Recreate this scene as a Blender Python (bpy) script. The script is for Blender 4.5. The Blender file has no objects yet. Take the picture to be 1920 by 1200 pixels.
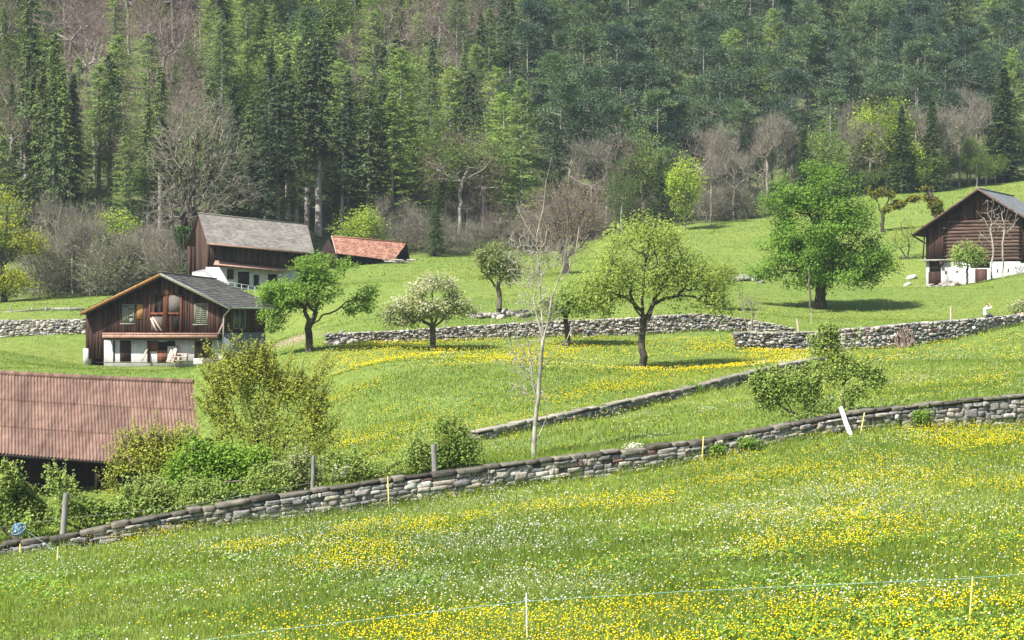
import bpy, math, random
import numpy as np
from mathutils import Vector

# ------------------------------------------------------------------ camera, light, exposure
F = 3600.0                                   # focal length in pixels of the 1920 wide photograph
scn = bpy.context.scene
COL = scn.collection
cam_d = bpy.data.cameras.new('camera'); cam_d.sensor_width = 36.0
cam_d.lens = 36.0 * F / 1920.0
cam_d.clip_start = 0.5; cam_d.clip_end = 3000
cam = bpy.data.objects.new('camera', cam_d); COL.objects.link(cam)
cam.location = (0, 0, 0); cam.rotation_euler = (math.radians(90), 0, 0)
scn.camera = cam

SUN_DIR = Vector((1.0, 0.95, -1.7)).normalized()      # the way the light travels
SUN_ELEV = math.asin(-SUN_DIR.z)
world = bpy.data.worlds.new('World'); scn.world = world
world.use_nodes = True
wn = world.node_tree
for n in list(wn.nodes): wn.nodes.remove(n)
wo = wn.nodes.new('ShaderNodeOutputWorld'); wb = wn.nodes.new('ShaderNodeBackground')
sky = wn.nodes.new('ShaderNodeTexSky'); sky.sky_type = 'NISHITA'; sky.sun_disc = False
sky.sun_elevation = SUN_ELEV; sky.sun_rotation = math.radians(226)
sky.air_density = 1.0; sky.dust_density = 1.5
wb.inputs['Strength'].default_value = 0.08
wn.links.new(sky.outputs[0], wb.inputs['Color']); wn.links.new(wb.outputs[0], wo.inputs['Surface'])
sun_d = bpy.data.lights.new('sun', 'SUN'); sun_d.energy = 5.0; sun_d.angle = math.radians(0.5)
sun_d.color = (1.0, 0.95, 0.87)
sun = bpy.data.objects.new('sun', sun_d); COL.objects.link(sun)
sun.rotation_euler = SUN_DIR.to_track_quat('-Z', 'Y').to_euler(); sun.location = (-60, -60, 110)
scn.view_settings.view_transform = 'Standard'; scn.view_settings.look = 'None'
scn.view_settings.exposure = 1.13; scn.view_settings.gamma = 1.0
scn.cycles.max_bounces = 6; scn.cycles.diffuse_bounces = 3; scn.cycles.transmission_bounces = 3
scn.cycles.volume_bounces = 0; scn.cycles.transparent_max_bounces = 4

# ------------------------------------------------------------------ small tools
def P(px, py, Y):
    return np.array([(px - 960) / F * Y, Y, (600 - py) / F * Y])

def hash2(ix, iy, seed):
    n = (ix.astype(np.int64) * 374761393 + iy.astype(np.int64) * 668265263 + seed * 974634777) & 0x7fffffff
    n = ((n ^ (n >> 13)) * 1274126177) & 0x7fffffff
    n = (n ^ (n >> 16)) & 0xffff
    return n / 65535.0

def noise2(x, y, seed=0):
    x = np.asarray(x, float); y = np.asarray(y, float)
    ix = np.floor(x); iy = np.floor(y); fx = x - ix; fy = y - iy
    fx = fx * fx * (3 - 2 * fx); fy = fy * fy * (3 - 2 * fy)
    a = hash2(ix, iy, seed); b = hash2(ix + 1, iy, seed); c = hash2(ix, iy + 1, seed); d = hash2(ix + 1, iy + 1, seed)
    return (a * (1 - fx) + b * fx) * (1 - fy) + (c * (1 - fx) + d * fx) * fy

def fbm(x, y, seed=0, o=3):
    s = 0; a = 1; t = 0
    for k in range(o):
        s = s + a * noise2(x * 2 ** k, y * 2 ** k, seed + k * 7); t += a; a *= 0.5
    return s / t

def noise3(p, sc, seed=0):
    return (noise2(p[:, 0] * sc, p[:, 1] * sc + 13.1, seed) + noise2(p[:, 1] * sc + 5.2, p[:, 2] * sc, seed + 3)
            + noise2(p[:, 2] * sc + 9.7, p[:, 0] * sc, seed + 5)) / 3

class MB:
    def __init__(self): self.v = []; self.f = []; self.n = 0
    def add(self, verts, faces, att=0.5, mi=0):
        verts = np.asarray(verts, float).reshape(-1, 3); faces = np.asarray(faces, np.int64)
        if len(faces) == 0: return
        m = len(faces)
        a = np.broadcast_to(np.asarray(att, float), (m,)); k = np.broadcast_to(np.asarray(mi), (m,))
        self.v.append(verts); self.f.append((faces + self.n, a, k)); self.n += len(verts)
    def box(self, p0, p1, att=0.5, mi=0):
        x0, y0, z0 = p0; x1, y1, z1 = p1
        v = [(x0,y0,z0),(x1,y0,z0),(x1,y1,z0),(x0,y1,z0),(x0,y0,z1),(x1,y0,z1),(x1,y1,z1),(x0,y1,z1)]
        self.hexa(v, att, mi)
    def hexa(self, v, att=0.5, mi=0):
        self.add(v, [(0,3,2,1),(4,5,6,7),(0,1,5,4),(1,2,6,5),(2,3,7,6),(3,0,4,7)], att, mi)
    def beam(self, a, b, w, h, att=0.5, mi=0):
        a = np.asarray(a, float); b = np.asarray(b, float); d = b - a; d = d / np.linalg.norm(d)
        up = np.array([0, 0, 1.0]) if abs(d[2]) < 0.95 else np.array([0, 1.0, 0])
        s = np.cross(d, up); s /= np.linalg.norm(s); u = np.cross(s, d)
        q = [a - s*w/2 - u*h/2, a + s*w/2 - u*h/2, a + s*w/2 + u*h/2, a - s*w/2 + u*h/2]
        q2 = [p + (b - a) for p in q]
        self.add(q + q2, [(0,3,2,1),(4,5,6,7),(0,1,5,4),(1,2,6,5),(2,3,7,6),(3,0,4,7)], att, mi)
    def tube(self, pts, r, sides=6, att=0.5, mi=0):
        pts = np.asarray(pts, float); n = len(pts); r = np.broadcast_to(np.asarray(r, float), (n,))
        par = np.arange(-1, n - 1)
        tubes(self, pts, par, r, sides, att, mi, cont=True)
    def build(self, name, mats, org=(0, 0, 0), parent=None, smooth=False):
        org = np.asarray(org, float)
        V = np.concatenate(self.v) - org
        me = bpy.data.meshes.new(name)
        nl = sum(f.size for f, a, k in self.f); nf = sum(len(f) for f, a, k in self.f)
        me.vertices.add(len(V)); me.vertices.foreach_set('co', V.astype(np.float32).ravel())
        me.loops.add(nl); me.polygons.add(nf)
        me.loops.foreach_set('vertex_index', np.concatenate([f.ravel() for f, a, k in self.f]).astype(np.int32))
        sizes = np.concatenate([np.full(len(f), f.shape[1]) for f, a, k in self.f])
        starts = np.concatenate([[0], np.cumsum(sizes)[:-1]])
        me.polygons.foreach_set('loop_start', starts.astype(np.int32))
        me.polygons.foreach_set('material_index', np.concatenate([k for f, a, k in self.f]).astype(np.int32))
        if smooth: me.polygons.foreach_set('use_smooth', np.ones(nf, bool))
        at = me.attributes.new('v', 'FLOAT', 'FACE'); at.data.foreach_set('value', np.concatenate([a for f, a, k in self.f]).astype(np.float32))
        me.update(calc_edges=True)
        for m in (mats if isinstance(mats, (list, tuple)) else [mats]): me.materials.append(m)
        o = bpy.data.objects.new(name, me); COL.objects.link(o)
        if parent is None: o.location = org
        else: o.parent = parent
        return o

def tubes(mb, pos, par, r, sides=5, att=0.5, mi=0, cont=False):
    e = np.where(par >= 0)[0]
    if len(e) == 0: return
    a = pos[par[e]]; b = pos[e]; d = b - a; L = np.linalg.norm(d, axis=1); ok = L > 1e-5
    e = e[ok]; a = a[ok]; b = b[ok]; d = d[ok] / L[ok][:, None]
    ref = np.where(np.abs(d[:, 2:3]) > 0.9, np.array([[1.0, 0, 0]]), np.array([[0, 0, 1.0]]))
    s = np.cross(d, ref); s /= np.linalg.norm(s, axis=1)[:, None]; u = np.cross(d, s)
    th = np.arange(sides) * 2 * math.pi / sides
    ring = np.cos(th)[None, :, None] * s[:, None, :] + np.sin(th)[None, :, None] * u[:, None, :]
    r1 = r[e]; r0 = r[par[e]] if cont else np.minimum(r[par[e]], r1 * 1.3)
    ext = d * (r1 * 0.3)[:, None]
    va = a[:, None, :] + ring * r0[:, None, None]; vb = (b + ext)[:, None, :] + ring * r1[:, None, None]
    V = np.concatenate([va, vb], axis=1).reshape(-1, 3)
    k = np.arange(sides); q = np.stack([k, (k + 1) % sides, (k + 1) % sides + sides, k + sides], axis=1)
    Fc = (q[None] + (np.arange(len(e)) * 2 * sides)[:, None, None]).reshape(-1, 4)
    att = np.repeat(np.broadcast_to(np.asarray(att, float), (len(par),))[e], sides)
    mb.add(V, Fc, att, mi)

def tag(o, label=None, cat=None, group=None, kind=None):
    if label: o['label'] = label
    if cat: o['category'] = cat
    if group: o['group'] = group
    if kind: o['kind'] = kind
    return o
def thing(name, label, cat, loc, group=None):
    o = bpy.data.objects.new(name, None); COL.objects.link(o); o.location = tuple(float(c) for c in loc)
    o.empty_display_size = 0.3
    return tag(o, label, cat, group)
def copy_tree(o, parent=None):
    c = o.copy(); COL.objects.link(c)
    if parent is not None: c.parent = parent
    for ch in o.children: copy_tree(ch, c)
    return c

# ------------------------------------------------------------------ materials
class NT:
    def __init__(self, name):
        self.m = bpy.data.materials.new(name); self.m.use_nodes = True; self.t = self.m.node_tree
        for n in list(self.t.nodes): self.t.nodes.remove(n)
        self.out = self.t.nodes.new('ShaderNodeOutputMaterial')
    def n(self, kind, **kw):
        nd = self.t.nodes.new(kind)
        for k, v in kw.items():
            if k.startswith('i_'):
                nd.inputs[k[2:].replace('_', ' ')].default_value = v
            else: setattr(nd, k, v)
        return nd
    def l(self, a, b): self.t.links.new(a, b)
    def coords(self, scale=(1, 1, 1), kind='Object'):
        tc = self.n('ShaderNodeTexCoord'); mp = self.n('ShaderNodeMapping'); mp.inputs['Scale'].default_value = scale
        self.l(tc.outputs[kind], mp.inputs['Vector']); return mp.outputs['Vector']
    def noise(self, vec, scale, detail=4, rough=0.55):
        n = self.n('ShaderNodeTexNoise'); n.inputs['Scale'].default_value = scale; n.inputs['Detail'].default_value = detail
        n.inputs['Roughness'].default_value = rough; self.l(vec, n.inputs['Vector']); return n.outputs['Fac']
    def ramp(self, fac, stops, interp='LINEAR'):
        r = self.n('ShaderNodeValToRGB'); cr = r.color_ramp; cr.interpolation = interp
        while len(cr.elements) < len(stops): cr.elements.new(0.5)
        for e, (p, c) in zip(cr.elements, stops): e.position = p; e.color = (*c, 1)
        self.l(fac, r.inputs['Fac']); return r.outputs['Color']
    def mix(self, fac, a, b, mode='MIX'):
        m = self.n('ShaderNodeMix', data_type='RGBA', blend_type=mode)
        ins = [i for i in m.inputs if i.type == 'RGBA']
        for s, x in ((m.inputs[0], fac), (ins[0], a), (ins[1], b)):
            if hasattr(x, 'is_output'): self.l(x, s)
            else: s.default_value = (*x, 1) if isinstance(x, tuple) else x
        return [o for o in m.outputs if o.type == 'RGBA'][0]
    def attr(self, name='v'):
        a = self.n('ShaderNodeAttribute', attribute_name=name); return a.outputs['Fac']
    def math(self, op, a, b=None):
        m = self.n('ShaderNodeMath', operation=op)
        for s, x in ((m.inputs[0], a), (m.inputs[1], b)):
            if x is None: continue
            if hasattr(x, 'is_output'): self.l(x, s)
            else: s.default_value = x
        return m.outputs[0]
    def finish(self, col, rough=0.85, bump=None, bstr=0.5, bdist=0.05, transl=0.0, spec=0.2, metal=0.0):
        if transl > 0:
            d = self.n('ShaderNodeBsdfDiffuse'); t = self.n('ShaderNodeBsdfTranslucent'); mx = self.n('ShaderNodeMixShader')
            mx.inputs[0].default_value = transl
            for s in (d, t):
                if hasattr(col, 'is_output'): self.l(col, s.inputs['Color'])
                else: s.inputs['Color'].default_value = (*col, 1)
            self.l(d.outputs[0], mx.inputs[1]); self.l(t.outputs[0], mx.inputs[2]); self.l(mx.outputs[0], self.out.inputs['Surface'])
            return self.m
        p = self.n('ShaderNodeBsdfPrincipled'); p.inputs['Roughness'].default_value = rough
        p.inputs['Specular IOR Level'].default_value = spec; p.inputs['Metallic'].default_value = metal
        if hasattr(col, 'is_output'): self.l(col, p.inputs['Base Color'])
        else: p.inputs['Base Color'].default_value = (*col, 1)
        if bump is not None:
            b = self.n('ShaderNodeBump'); b.inputs['Strength'].default_value = bstr; b.inputs['Distance'].default_value = bdist
            self.l(bump, b.inputs['Height']); self.l(b.outputs[0], p.inputs['Normal'])
        self.l(p.outputs[0], self.out.inputs['Surface']); return self.m

def leaf_mat(name, stops, transl=0.35, patch=0.25, objrand=0.0):
    t = NT(name); v = t.attr()
    c = t.ramp(v, stops)
    n = t.noise(t.coords(), patch, 2)
    c = t.mix(1.0, c, t.ramp(n, [(0.3, (0.8, 0.82, 0.8)), (0.7, (1.18, 1.14, 1.1))]), 'MULTIPLY')
    if objrand:
        oi = t.n('ShaderNodeObjectInfo')
        c = t.mix(1.0, c, t.ramp(oi.outputs['Random'], [(0, (1 - objrand, 1 - objrand, 1 - objrand * .4)), (0.5, (1.05, 1, .95)), (1, (1 + objrand, 1 + objrand * .8, 1 - objrand * .2))]), 'MULTIPLY')
    return t.finish(c, transl=transl)
def plain_mat(name, c1, c2, scale=3, rough=0.85, vvar=0.3, stretch=(1, 1, 1), bstr=0.3, bdist=0.02, spec=0.2, detail=5):
    t = NT(name); vec = t.coords(stretch); n = t.noise(vec, scale, detail)
    c = t.ramp(n, [(0.3, c1), (0.72, c2)])
    if vvar: c = t.mix(1.0, c, t.ramp(t.attr(), [(0, (1 - vvar,) * 3), (1, (1 + vvar,) * 3)]), 'MULTIPLY')
    return t.finish(c, rough, n, bstr, bdist, spec=spec)

M = {}
M['bark'] = plain_mat('bark', (0.05, 0.043, 0.035), (0.15, 0.13, 0.105), 9, stretch=(1, 1, .3), bstr=.6)
M['bark_dark'] = plain_mat('bark_dark', (0.03, 0.024, 0.02), (0.09, 0.072, 0.058), 9, stretch=(1, 1, .3), bstr=.6)
M['bark_pale'] = plain_mat('bark_pale', (0.18, 0.165, 0.135), (0.46, 0.43, 0.36), 5, stretch=(1, 1, .5), bstr=.3)
M['bark_conifer'] = plain_mat('bark_conifer', (0.14, 0.125, 0.115), (0.36, 0.33, 0.3), 3, stretch=(1, 1, .2))
M['twig'] = plain_mat('twig', (0.1, 0.085, 0.07), (0.2, 0.17, 0.145), 1.0)
M['twig_purple'] = plain_mat('twig_purple', (0.15, 0.11, 0.095), (0.28, 0.21, 0.185), .6)
M['twig_grey'] = plain_mat('twig_grey', (0.14, 0.125, 0.1), (0.29, 0.26, 0.21), .6)
G = lambda a, b, c: [(0.0, a), (0.5, b), (1.0, c)]
M['leaf_apple'] = leaf_mat('leaf_apple', G((0.1, 0.18, 0.03), (0.18, 0.3, 0.05), (0.28, 0.42, 0.09)), .45)
M['leaf_big'] = leaf_mat('leaf_big', G((0.075, 0.15, 0.022), (0.14, 0.26, 0.04), (0.23, 0.38, 0.07)), .42)
M['leaf_olive'] = leaf_mat('leaf_olive', G((0.17, 0.24, 0.045), (0.29, 0.38, 0.075), (0.42, 0.5, 0.14)), .5)
M['leaf_blossom'] = leaf_mat('leaf_blossom', [(0, (0.14, 0.19, 0.05)), (0.45, (0.26, 0.31, 0.1)), (0.7, (0.48, 0.48, 0.3)), (1, (0.8, 0.76, 0.66))], .45)
M['leaf_shrub'] = leaf_mat('leaf_shrub', G((0.17, 0.26, 0.06), (0.3, 0.41, 0.1), (0.46, 0.54, 0.19)), .5)
M['leaf_ochre'] = leaf_mat('leaf_ochre', G((0.22, 0.26, 0.04), (0.36, 0.4, 0.07), (0.5, 0.53, 0.14)), .5)
M['leaf_bright'] = leaf_mat('leaf_bright', G((0.13, 0.24, 0.03), (0.23, 0.39, 0.055), (0.36, 0.5, 0.1)), .45)
M['leaf_lime'] = leaf_mat('leaf_lime', G((0.2, 0.3, 0.03), (0.32, 0.45, 0.05), (0.45, 0.56, 0.1)), .45)
M['leaf_yellow'] = leaf_mat('leaf_yellow', G((0.2, 0.24, 0.02), (0.32, 0.36, 0.035), (0.44, 0.46, 0.07)), .45)
M['leaf_ivy'] = leaf_mat('leaf_ivy', G((0.02, 0.06, 0.012), (0.04, 0.1, 0.02), (0.08, 0.17, 0.04)))
M['leaf_mistle'] = leaf_mat('leaf_mistle', G((0.07, 0.09, 0.015), (0.15, 0.16, 0.02), (0.28, 0.24, 0.03)))
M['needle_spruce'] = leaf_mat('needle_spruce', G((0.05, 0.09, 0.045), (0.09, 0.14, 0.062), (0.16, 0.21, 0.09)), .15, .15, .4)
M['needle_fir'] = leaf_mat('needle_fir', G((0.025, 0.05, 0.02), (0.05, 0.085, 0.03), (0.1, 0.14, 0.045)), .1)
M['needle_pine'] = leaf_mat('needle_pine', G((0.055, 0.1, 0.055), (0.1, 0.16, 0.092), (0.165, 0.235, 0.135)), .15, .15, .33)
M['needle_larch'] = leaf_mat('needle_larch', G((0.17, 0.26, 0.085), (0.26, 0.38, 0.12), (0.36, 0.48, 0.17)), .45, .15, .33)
M['leaf_beech'] = leaf_mat('leaf_beech', G((0.13, 0.21, 0.05), (0.2, 0.31, 0.075), (0.28, 0.4, 0.11)), .4, .15, .2)
M['blade'] = leaf_mat('blade', [(0, (0.125, 0.195, 0.028)), (0.45, (0.205, 0.295, 0.046)), (0.8, (0.3, 0.38, 0.08)), (1, (0.42, 0.43, 0.15))], .45, .12)
M['yellow_petal'] = leaf_mat('yellow_petal', G((0.6, 0.48, 0.01), (0.8, 0.66, 0.015), (0.85, 0.74, 0.05)), .2)
M['white_puff'] = leaf_mat('white_puff', G((0.46, 0.5, 0.36), (0.6, 0.63, 0.5), (0.74, 0.75, 0.66)), .2)
M['pink_petal'] = leaf_mat('pink_petal', G((0.5, 0.2, 0.25), (0.7, 0.3, 0.38), (0.8, 0.5, 0.55)), .2)
M['core'] = plain_mat('core', (0.05, 0.045, 0.04), (0.09, 0.085, 0.07), 5, vvar=0)  # wall filling, shade between the stones painted into its tone
M['planks'] = plain_mat('planks', (0.024, 0.013, 0.01), (0.092, 0.048, 0.037), 5, vvar=.5, stretch=(1, 1, .12), bstr=.5)
M['planks_red'] = plain_mat('planks_red', (0.09, 0.028, 0.015), (0.23, 0.09, 0.05), 5, vvar=.3, stretch=(1, 1, .12), bstr=.5)
M['planks_dark'] = plain_mat('planks_dark', (0.012, 0.007, 0.006), (0.035, 0.02, 0.016), 4, vvar=.4, stretch=(1, 1, .15))
M['logs'] = plain_mat('logs', (0.035, 0.021, 0.017), (0.13, 0.082, 0.067), 4, vvar=.35, stretch=(.15, .15, 1.5), bstr=.6)
M['log_brown'] = plain_mat('log_brown', (0.03, 0.018, 0.013), (0.08, 0.045, 0.034), 4, vvar=.3, stretch=(1, 1, .2))
M['new_wood'] = plain_mat('new_wood', (0.25, 0.13, 0.05), (0.42, 0.24, 0.1), 6, vvar=.2, stretch=(1, 1, .2))
M['pale_wood'] = plain_mat('pale_wood', (0.35, 0.26, 0.2), (0.62, 0.5, 0.4), 6, vvar=.3, stretch=(1, 1, .2))
M['grey_wood'] = plain_mat('grey_wood', (0.16, 0.155, 0.145), (0.33, 0.31, 0.29), 9, vvar=.2, stretch=(1, 1, .1), bstr=.5)
M['pink_wood'] = plain_mat('pink_wood', (0.2, 0.11, 0.085), (0.4, 0.25, 0.2), 5, vvar=.3)
t = NT('plaster'); vec = t.coords(); n1 = t.noise(vec, 1.4, 8, .6); n2 = t.noise(t.coords((2.2, 2.2, .35)), 1.5, 5, .6); n3 = t.noise(vec, 7, 5)
c = t.ramp(n1, [(0.3, (0.36, 0.365, 0.37)), (0.7, (0.56, 0.555, 0.535))]); c = t.mix(t.ramp(n2, [(0.55, (0, 0, 0)), (0.75, (.6,) * 3)]), c, (0.22, 0.2, 0.17))
M['plaster'] = t.finish(c, .9, n3, .3, .02)
M['plaster_grey'] = plain_mat('plaster_grey', (0.13, 0.155, 0.16), (0.24, 0.27, 0.27), 1.2, vvar=.1, detail=8)
M['shutter'] = plain_mat('shutter', (0.14, 0.15, 0.12), (0.24, 0.25, 0.2), 8, vvar=.2)
M['net'] = plain_mat('net', (0.09, 0.075, 0.07), (0.16, 0.14, 0.13), 12, vvar=.1)
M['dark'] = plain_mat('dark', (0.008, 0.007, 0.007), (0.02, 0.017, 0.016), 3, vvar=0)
M['glass'] = plain_mat('glass', (0.03, 0.04, 0.05), (0.09, 0.11, 0.12), 2, rough=.15, vvar=.2, bstr=.05, spec=.5)
M['metal'] = plain_mat('metal', (0.28, 0.31, 0.3), (0.42, 0.44, 0.43), 6, rough=.5, vvar=.1)
M['roof_grey'] = plain_mat('roof_grey', (0.115, 0.105, 0.096), (0.2, 0.185, 0.168), .9, vvar=.25, bstr=.3)
M['roof_pale'] = plain_mat('roof_pale', (0.165, 0.152, 0.138), (0.255, 0.232, 0.205), .8, vvar=.2, bstr=.3)
M['roof_slate'] = plain_mat('roof_slate', (0.2, 0.21, 0.22), (0.28, 0.29, 0.3), .8, vvar=.1, bstr=.3)
M['roof_red'] = plain_mat('roof_red', (0.3, 0.145, 0.1), (0.47, 0.25, 0.175), 1.1, vvar=.35, bstr=.3)
t = NT('roof_wave'); vec = t.coords(); n1 = t.noise(vec, 1.3, 8, .65); n2 = t.noise(vec, 9, 6, .7); n3 = t.noise(t.coords((3, .25, .25)), 1.2, 4)
c = t.ramp(n1, [(0.3, (0.12, 0.07, 0.052)), (0.7, (0.2, 0.13, 0.1))]); c = t.mix(1.0, c, t.ramp(t.attr(), [(0, (.8,) * 3), (1, (1.2,) * 3)]), 'MULTIPLY')
c = t.mix(1.0, c, t.ramp(n3, [(0.35, (.72, .7, .7)), (0.65, (1.15,) * 3)]), 'MULTIPLY')
c = t.mix(t.ramp(n2, [(0.62, (0, 0, 0)), (0.72, (.7,) * 3)]), c, (0.36, 0.32, 0.26)); M['roof_wave'] = t.finish(c, .85, n2, .3, .02)
M['yellow_plastic'] = plain_mat('yellow_plastic', (0.75, 0.6, 0.12), (0.85, 0.75, 0.3), 3, rough=.5, vvar=.1)
M['white_plastic'] = plain_mat('white_plastic', (0.75, 0.75, 0.68), (0.82, 0.82, 0.78), 3, rough=.5, vvar=.1)
M['rope'] = plain_mat('rope', (0.14, 0.28, 0.27), (0.26, 0.4, 0.38), 20, vvar=0)
M['wire'] = plain_mat('wire', (0.25, 0.27, 0.24), (0.38, 0.4, 0.37), 20, vvar=0)
M['blue_plastic'] = plain_mat('blue_plastic', (0.12, 0.24, 0.36), (0.3, 0.42, 0.5), 3, vvar=.2, rough=.5)
M['driftwood'] = plain_mat('driftwood', (0.14, 0.1, 0.08), (0.3, 0.23, 0.2), 4, vvar=.3)
M['skin'] = plain_mat('skin', (0.5, 0.28, 0.2), (0.6, 0.36, 0.27), 5, rough=.6, vvar=0)
M['shirt'] = plain_mat('shirt', (0.62, 0.66, 0.74), (0.74, 0.77, 0.82), 5, vvar=0)
M['trousers'] = plain_mat('trousers', (0.03, 0.04, 0.07), (0.06, 0.07, 0.1), 5, vvar=0)
M['hair'] = plain_mat('hair', (0.12, 0.05, 0.025), (0.2, 0.09, 0.05), 5, vvar=0)

def stone_mat(name, warm=1.0, lich=0.3, gain=1.0):
    t = NT(name); v = t.attr(); g = gain
    c = t.ramp(v, [(0.0, (0.14*g, 0.137*g, 0.14*g)), (0.25, (0.22*g, 0.215*g, 0.215*g)), (0.5, (0.28*g, 0.265*g, 0.25*g)), (0.65, (0.32*g, 0.285*g, 0.235*g)), (0.85, (0.37*g, 0.35*g, 0.31*g)),
                   (0.93, (0.52*g, 0.51*g, 0.48*g)), (0.955, (0.55*g, 0.54*g, 0.52*g)), (0.965, (0.17, 0.1, 0.095)), (1, (0.2, 0.12, 0.11))])
    vec = t.coords(); n = t.noise(vec, 7, 8, .65); n2 = t.noise(vec, 1.6, 3)
    c = t.mix(1.0, c, t.ramp(n, [(0.3, (0.5, 0.48, 0.46)), (0.65, (1.2, 1.2, 1.18))]), 'MULTIPLY')
    c = t.mix(t.ramp(n2, [(0.55, (0, 0, 0)), (0.75, (lich,) * 3)]), c, (0.16, 0.15, 0.1))
    return t.finish(c, 0.9, n, .6, .04)
M['stone'] = stone_mat('stone'); M['stone_pale'] = stone_mat('stone_pale', gain=1.12, lich=.25)
M['coping'] = plain_mat('coping', (0.045, 0.04, 0.034), (0.17, 0.155, 0.125), 3.5, vvar=.62, bstr=.7, bdist=.05, detail=8)
M['coping_pale'] = plain_mat('coping_pale', (0.13, 0.12, 0.1), (0.34, 0.31, 0.25), 3, vvar=.3, bstr=.7, bdist=.05)
# ------------------------------------------------------------------ terrain
ctrl = [ # (px, py, depth)
 (0,1200,37),(480,1200,34.5),(960,1200,32.5),(1440,1200,31),(1920,1200,30),(500,1080,44),(1500,1000,46),
 (0,1042,57),(200,1018,58),(300,999,58.5),(400,988,59),(500,974,59.7),(640,962,60.5),(760,944,61),(960,914,62),(1180,885,63.2),(1315,862,64),(1469,828,65),(1546,812,65.6),(1680,803,66.5),(1920,797,68),
 (60,1005,63),(300,955,64.5),(450,920,66),(640,850,76),(960,858,68.5),(1100,845,69),(1500,785,73),(1900,734,75),
 (890,826,75),(1010,802,78),(1167,771,82.5),(1325,729,89),(1500,697,96),(1530,691,97.5),
 (1250,830,70),(1600,720,91),(1800,690,96),(1920,672,100),
 (700,745,94),(960,742,92),(640,703,104),(1203,695,106),(1340,692,103.5),
 (580,660,121),(810,655,121),(1068,650,122),(960,645,125),(1193,637,127),(1340,636,126.5),(1384,655,118),(1527,657,119),(1640,655,119.8),(1758,641,121),(1835,626,122.5),(1920,608,124.5),
 (612,648,127),(727,641,128),(893,637,128),
 (0,700,122),(200,705,122),(360,712,119),(0,660,140),(0,631,157),(158,624,156),(0,588,171),(150,585,172),
 (160,683,147.5),(290,687,145),(290,697,134),(160,694,136),(400,694,132),(419,679,143.5),(515,664,151),(540,635,138),(620,600,146),(700,580,150),
 (932,593,140),(900,560,156),(960,520,180),(750,535,170),(450,545,183),(360,548,190),(575,540,190),
 (1488,616,133),(1540,581,149),(1300,560,152),(1300,590,137),(1400,520,176),(1300,450,232),(1750,542,184),(1915,512,180),(1650,600,138),(1850,596,140),(1920,580,145),
 (1640,470,212),(1700,400,248),(1500,440,238),(700,497,214),(830,500,210),
 (0,565,195),(180,556,200),(350,545,206),(600,492,226),(770,478,231),(980,480,235),(1200,425,255),(1400,412,262),(1640,365,271),(1740,360,273),(1920,335,285)]
cp = [P(*c) for c in ctrl]
cp += [np.array(c, float) for c in [(-22.5,93,-8.9),(-17,92,-8.6),(-24,108,-7.4),(-18,108,-6.8),(-33,95,-9.4),(-33,110,-7.4),(-14.5,88,-7.8),(-15.5,100,-6.6),
   (0,0,-4.6),(-35,5,-8.5),(35,5,-1.5),(0,-60,-4),(-60,60,-12),(-90,150,-9),(-110,220,2),(70,70,1.5),(95,140,8),(130,230,20),(150,300,32),(-120,0,-16),(120,0,6),(-30,-60,-7),(60,-60,-1)]]
cp = np.array(cp)
def _U(r2): return np.where(r2 > 1e-9, 0.5 * r2 * np.log(np.maximum(r2, 1e-9)), 0.0)
def tps_fit(pts, lam=2.0):
    n = len(pts); xy = pts[:, :2] / 100
    K = _U(((xy[:, None] - xy[None]) ** 2).sum(2)) + np.eye(n) * lam * 1e-5
    Pm = np.hstack([np.ones((n, 1)), xy]); A = np.zeros((n + 3, n + 3)); A[:n, :n] = K; A[:n, n:] = Pm; A[n:, :n] = Pm.T
    return xy, np.linalg.solve(A, np.concatenate([pts[:, 2], np.zeros(3)]))
TX, TW = tps_fit(cp)
def tps(x, y):
    x = np.asarray(x, float).ravel() / 100; y = np.asarray(y, float).ravel() / 100; out = np.empty(len(x))
    for i in range(0, len(x), 20000):
        q = np.stack([x[i:i+20000], y[i:i+20000]], 1)
        out[i:i+20000] = _U(((q[:, None] - TX[None]) ** 2).sum(2)) @ TW[:-3] + TW[-3] + q @ TW[-2:]
    return out
EX = np.array([-120,-52.7,-43,-34.9,-22.6,-12.2,1.3,17,32,51.2,59.2,76,150]); EY = np.array([185,195,200,206,226,231,235,255,262,271,273,285,310.])
def edgeY(x): return np.interp(x, EX, EY)
xs = np.unique(np.concatenate([np.arange(-420, -60, 12), np.arange(-60, 90, .75), np.arange(90, 421, 12)]))
ys = np.unique(np.concatenate([np.arange(-120, 20, 10), np.arange(20, 160, .75), np.arange(160, 300, 1.5), np.arange(300, 700, 8)]))
GX, GY = np.meshgrid(xs, ys)
def rawh(x, y):
    e = edgeY(x); xc = np.clip(x, -130, 150); yc = np.clip(np.minimum(y, e), -60, 310)
    h = tps(xc, yc).reshape(np.shape(x))
    d = y - e
    h = h + 0.47 * np.where(d > 0, np.sqrt(d * d + 9) - 3, 0)
    h = h + (fbm(x / 9, y / 9, 3) - .5) * .25 * np.clip((y - 25) / 60, 0.3, 1) + (fbm(x / 2.2, y / 2.2, 8) - .5) * .1 + (fbm(x / 4.5, y / 4.5, 18) - .5) * .22 * np.clip((y - 62) / 30, 0, 1) * np.where(y < 170, 1, .8)
    return h + np.where(d > 0, (fbm(x / 14, y / 14, 5) - .5) * np.clip(d, 0, 30) * .12, 0)
GZ = rawh(GX, GY)
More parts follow.
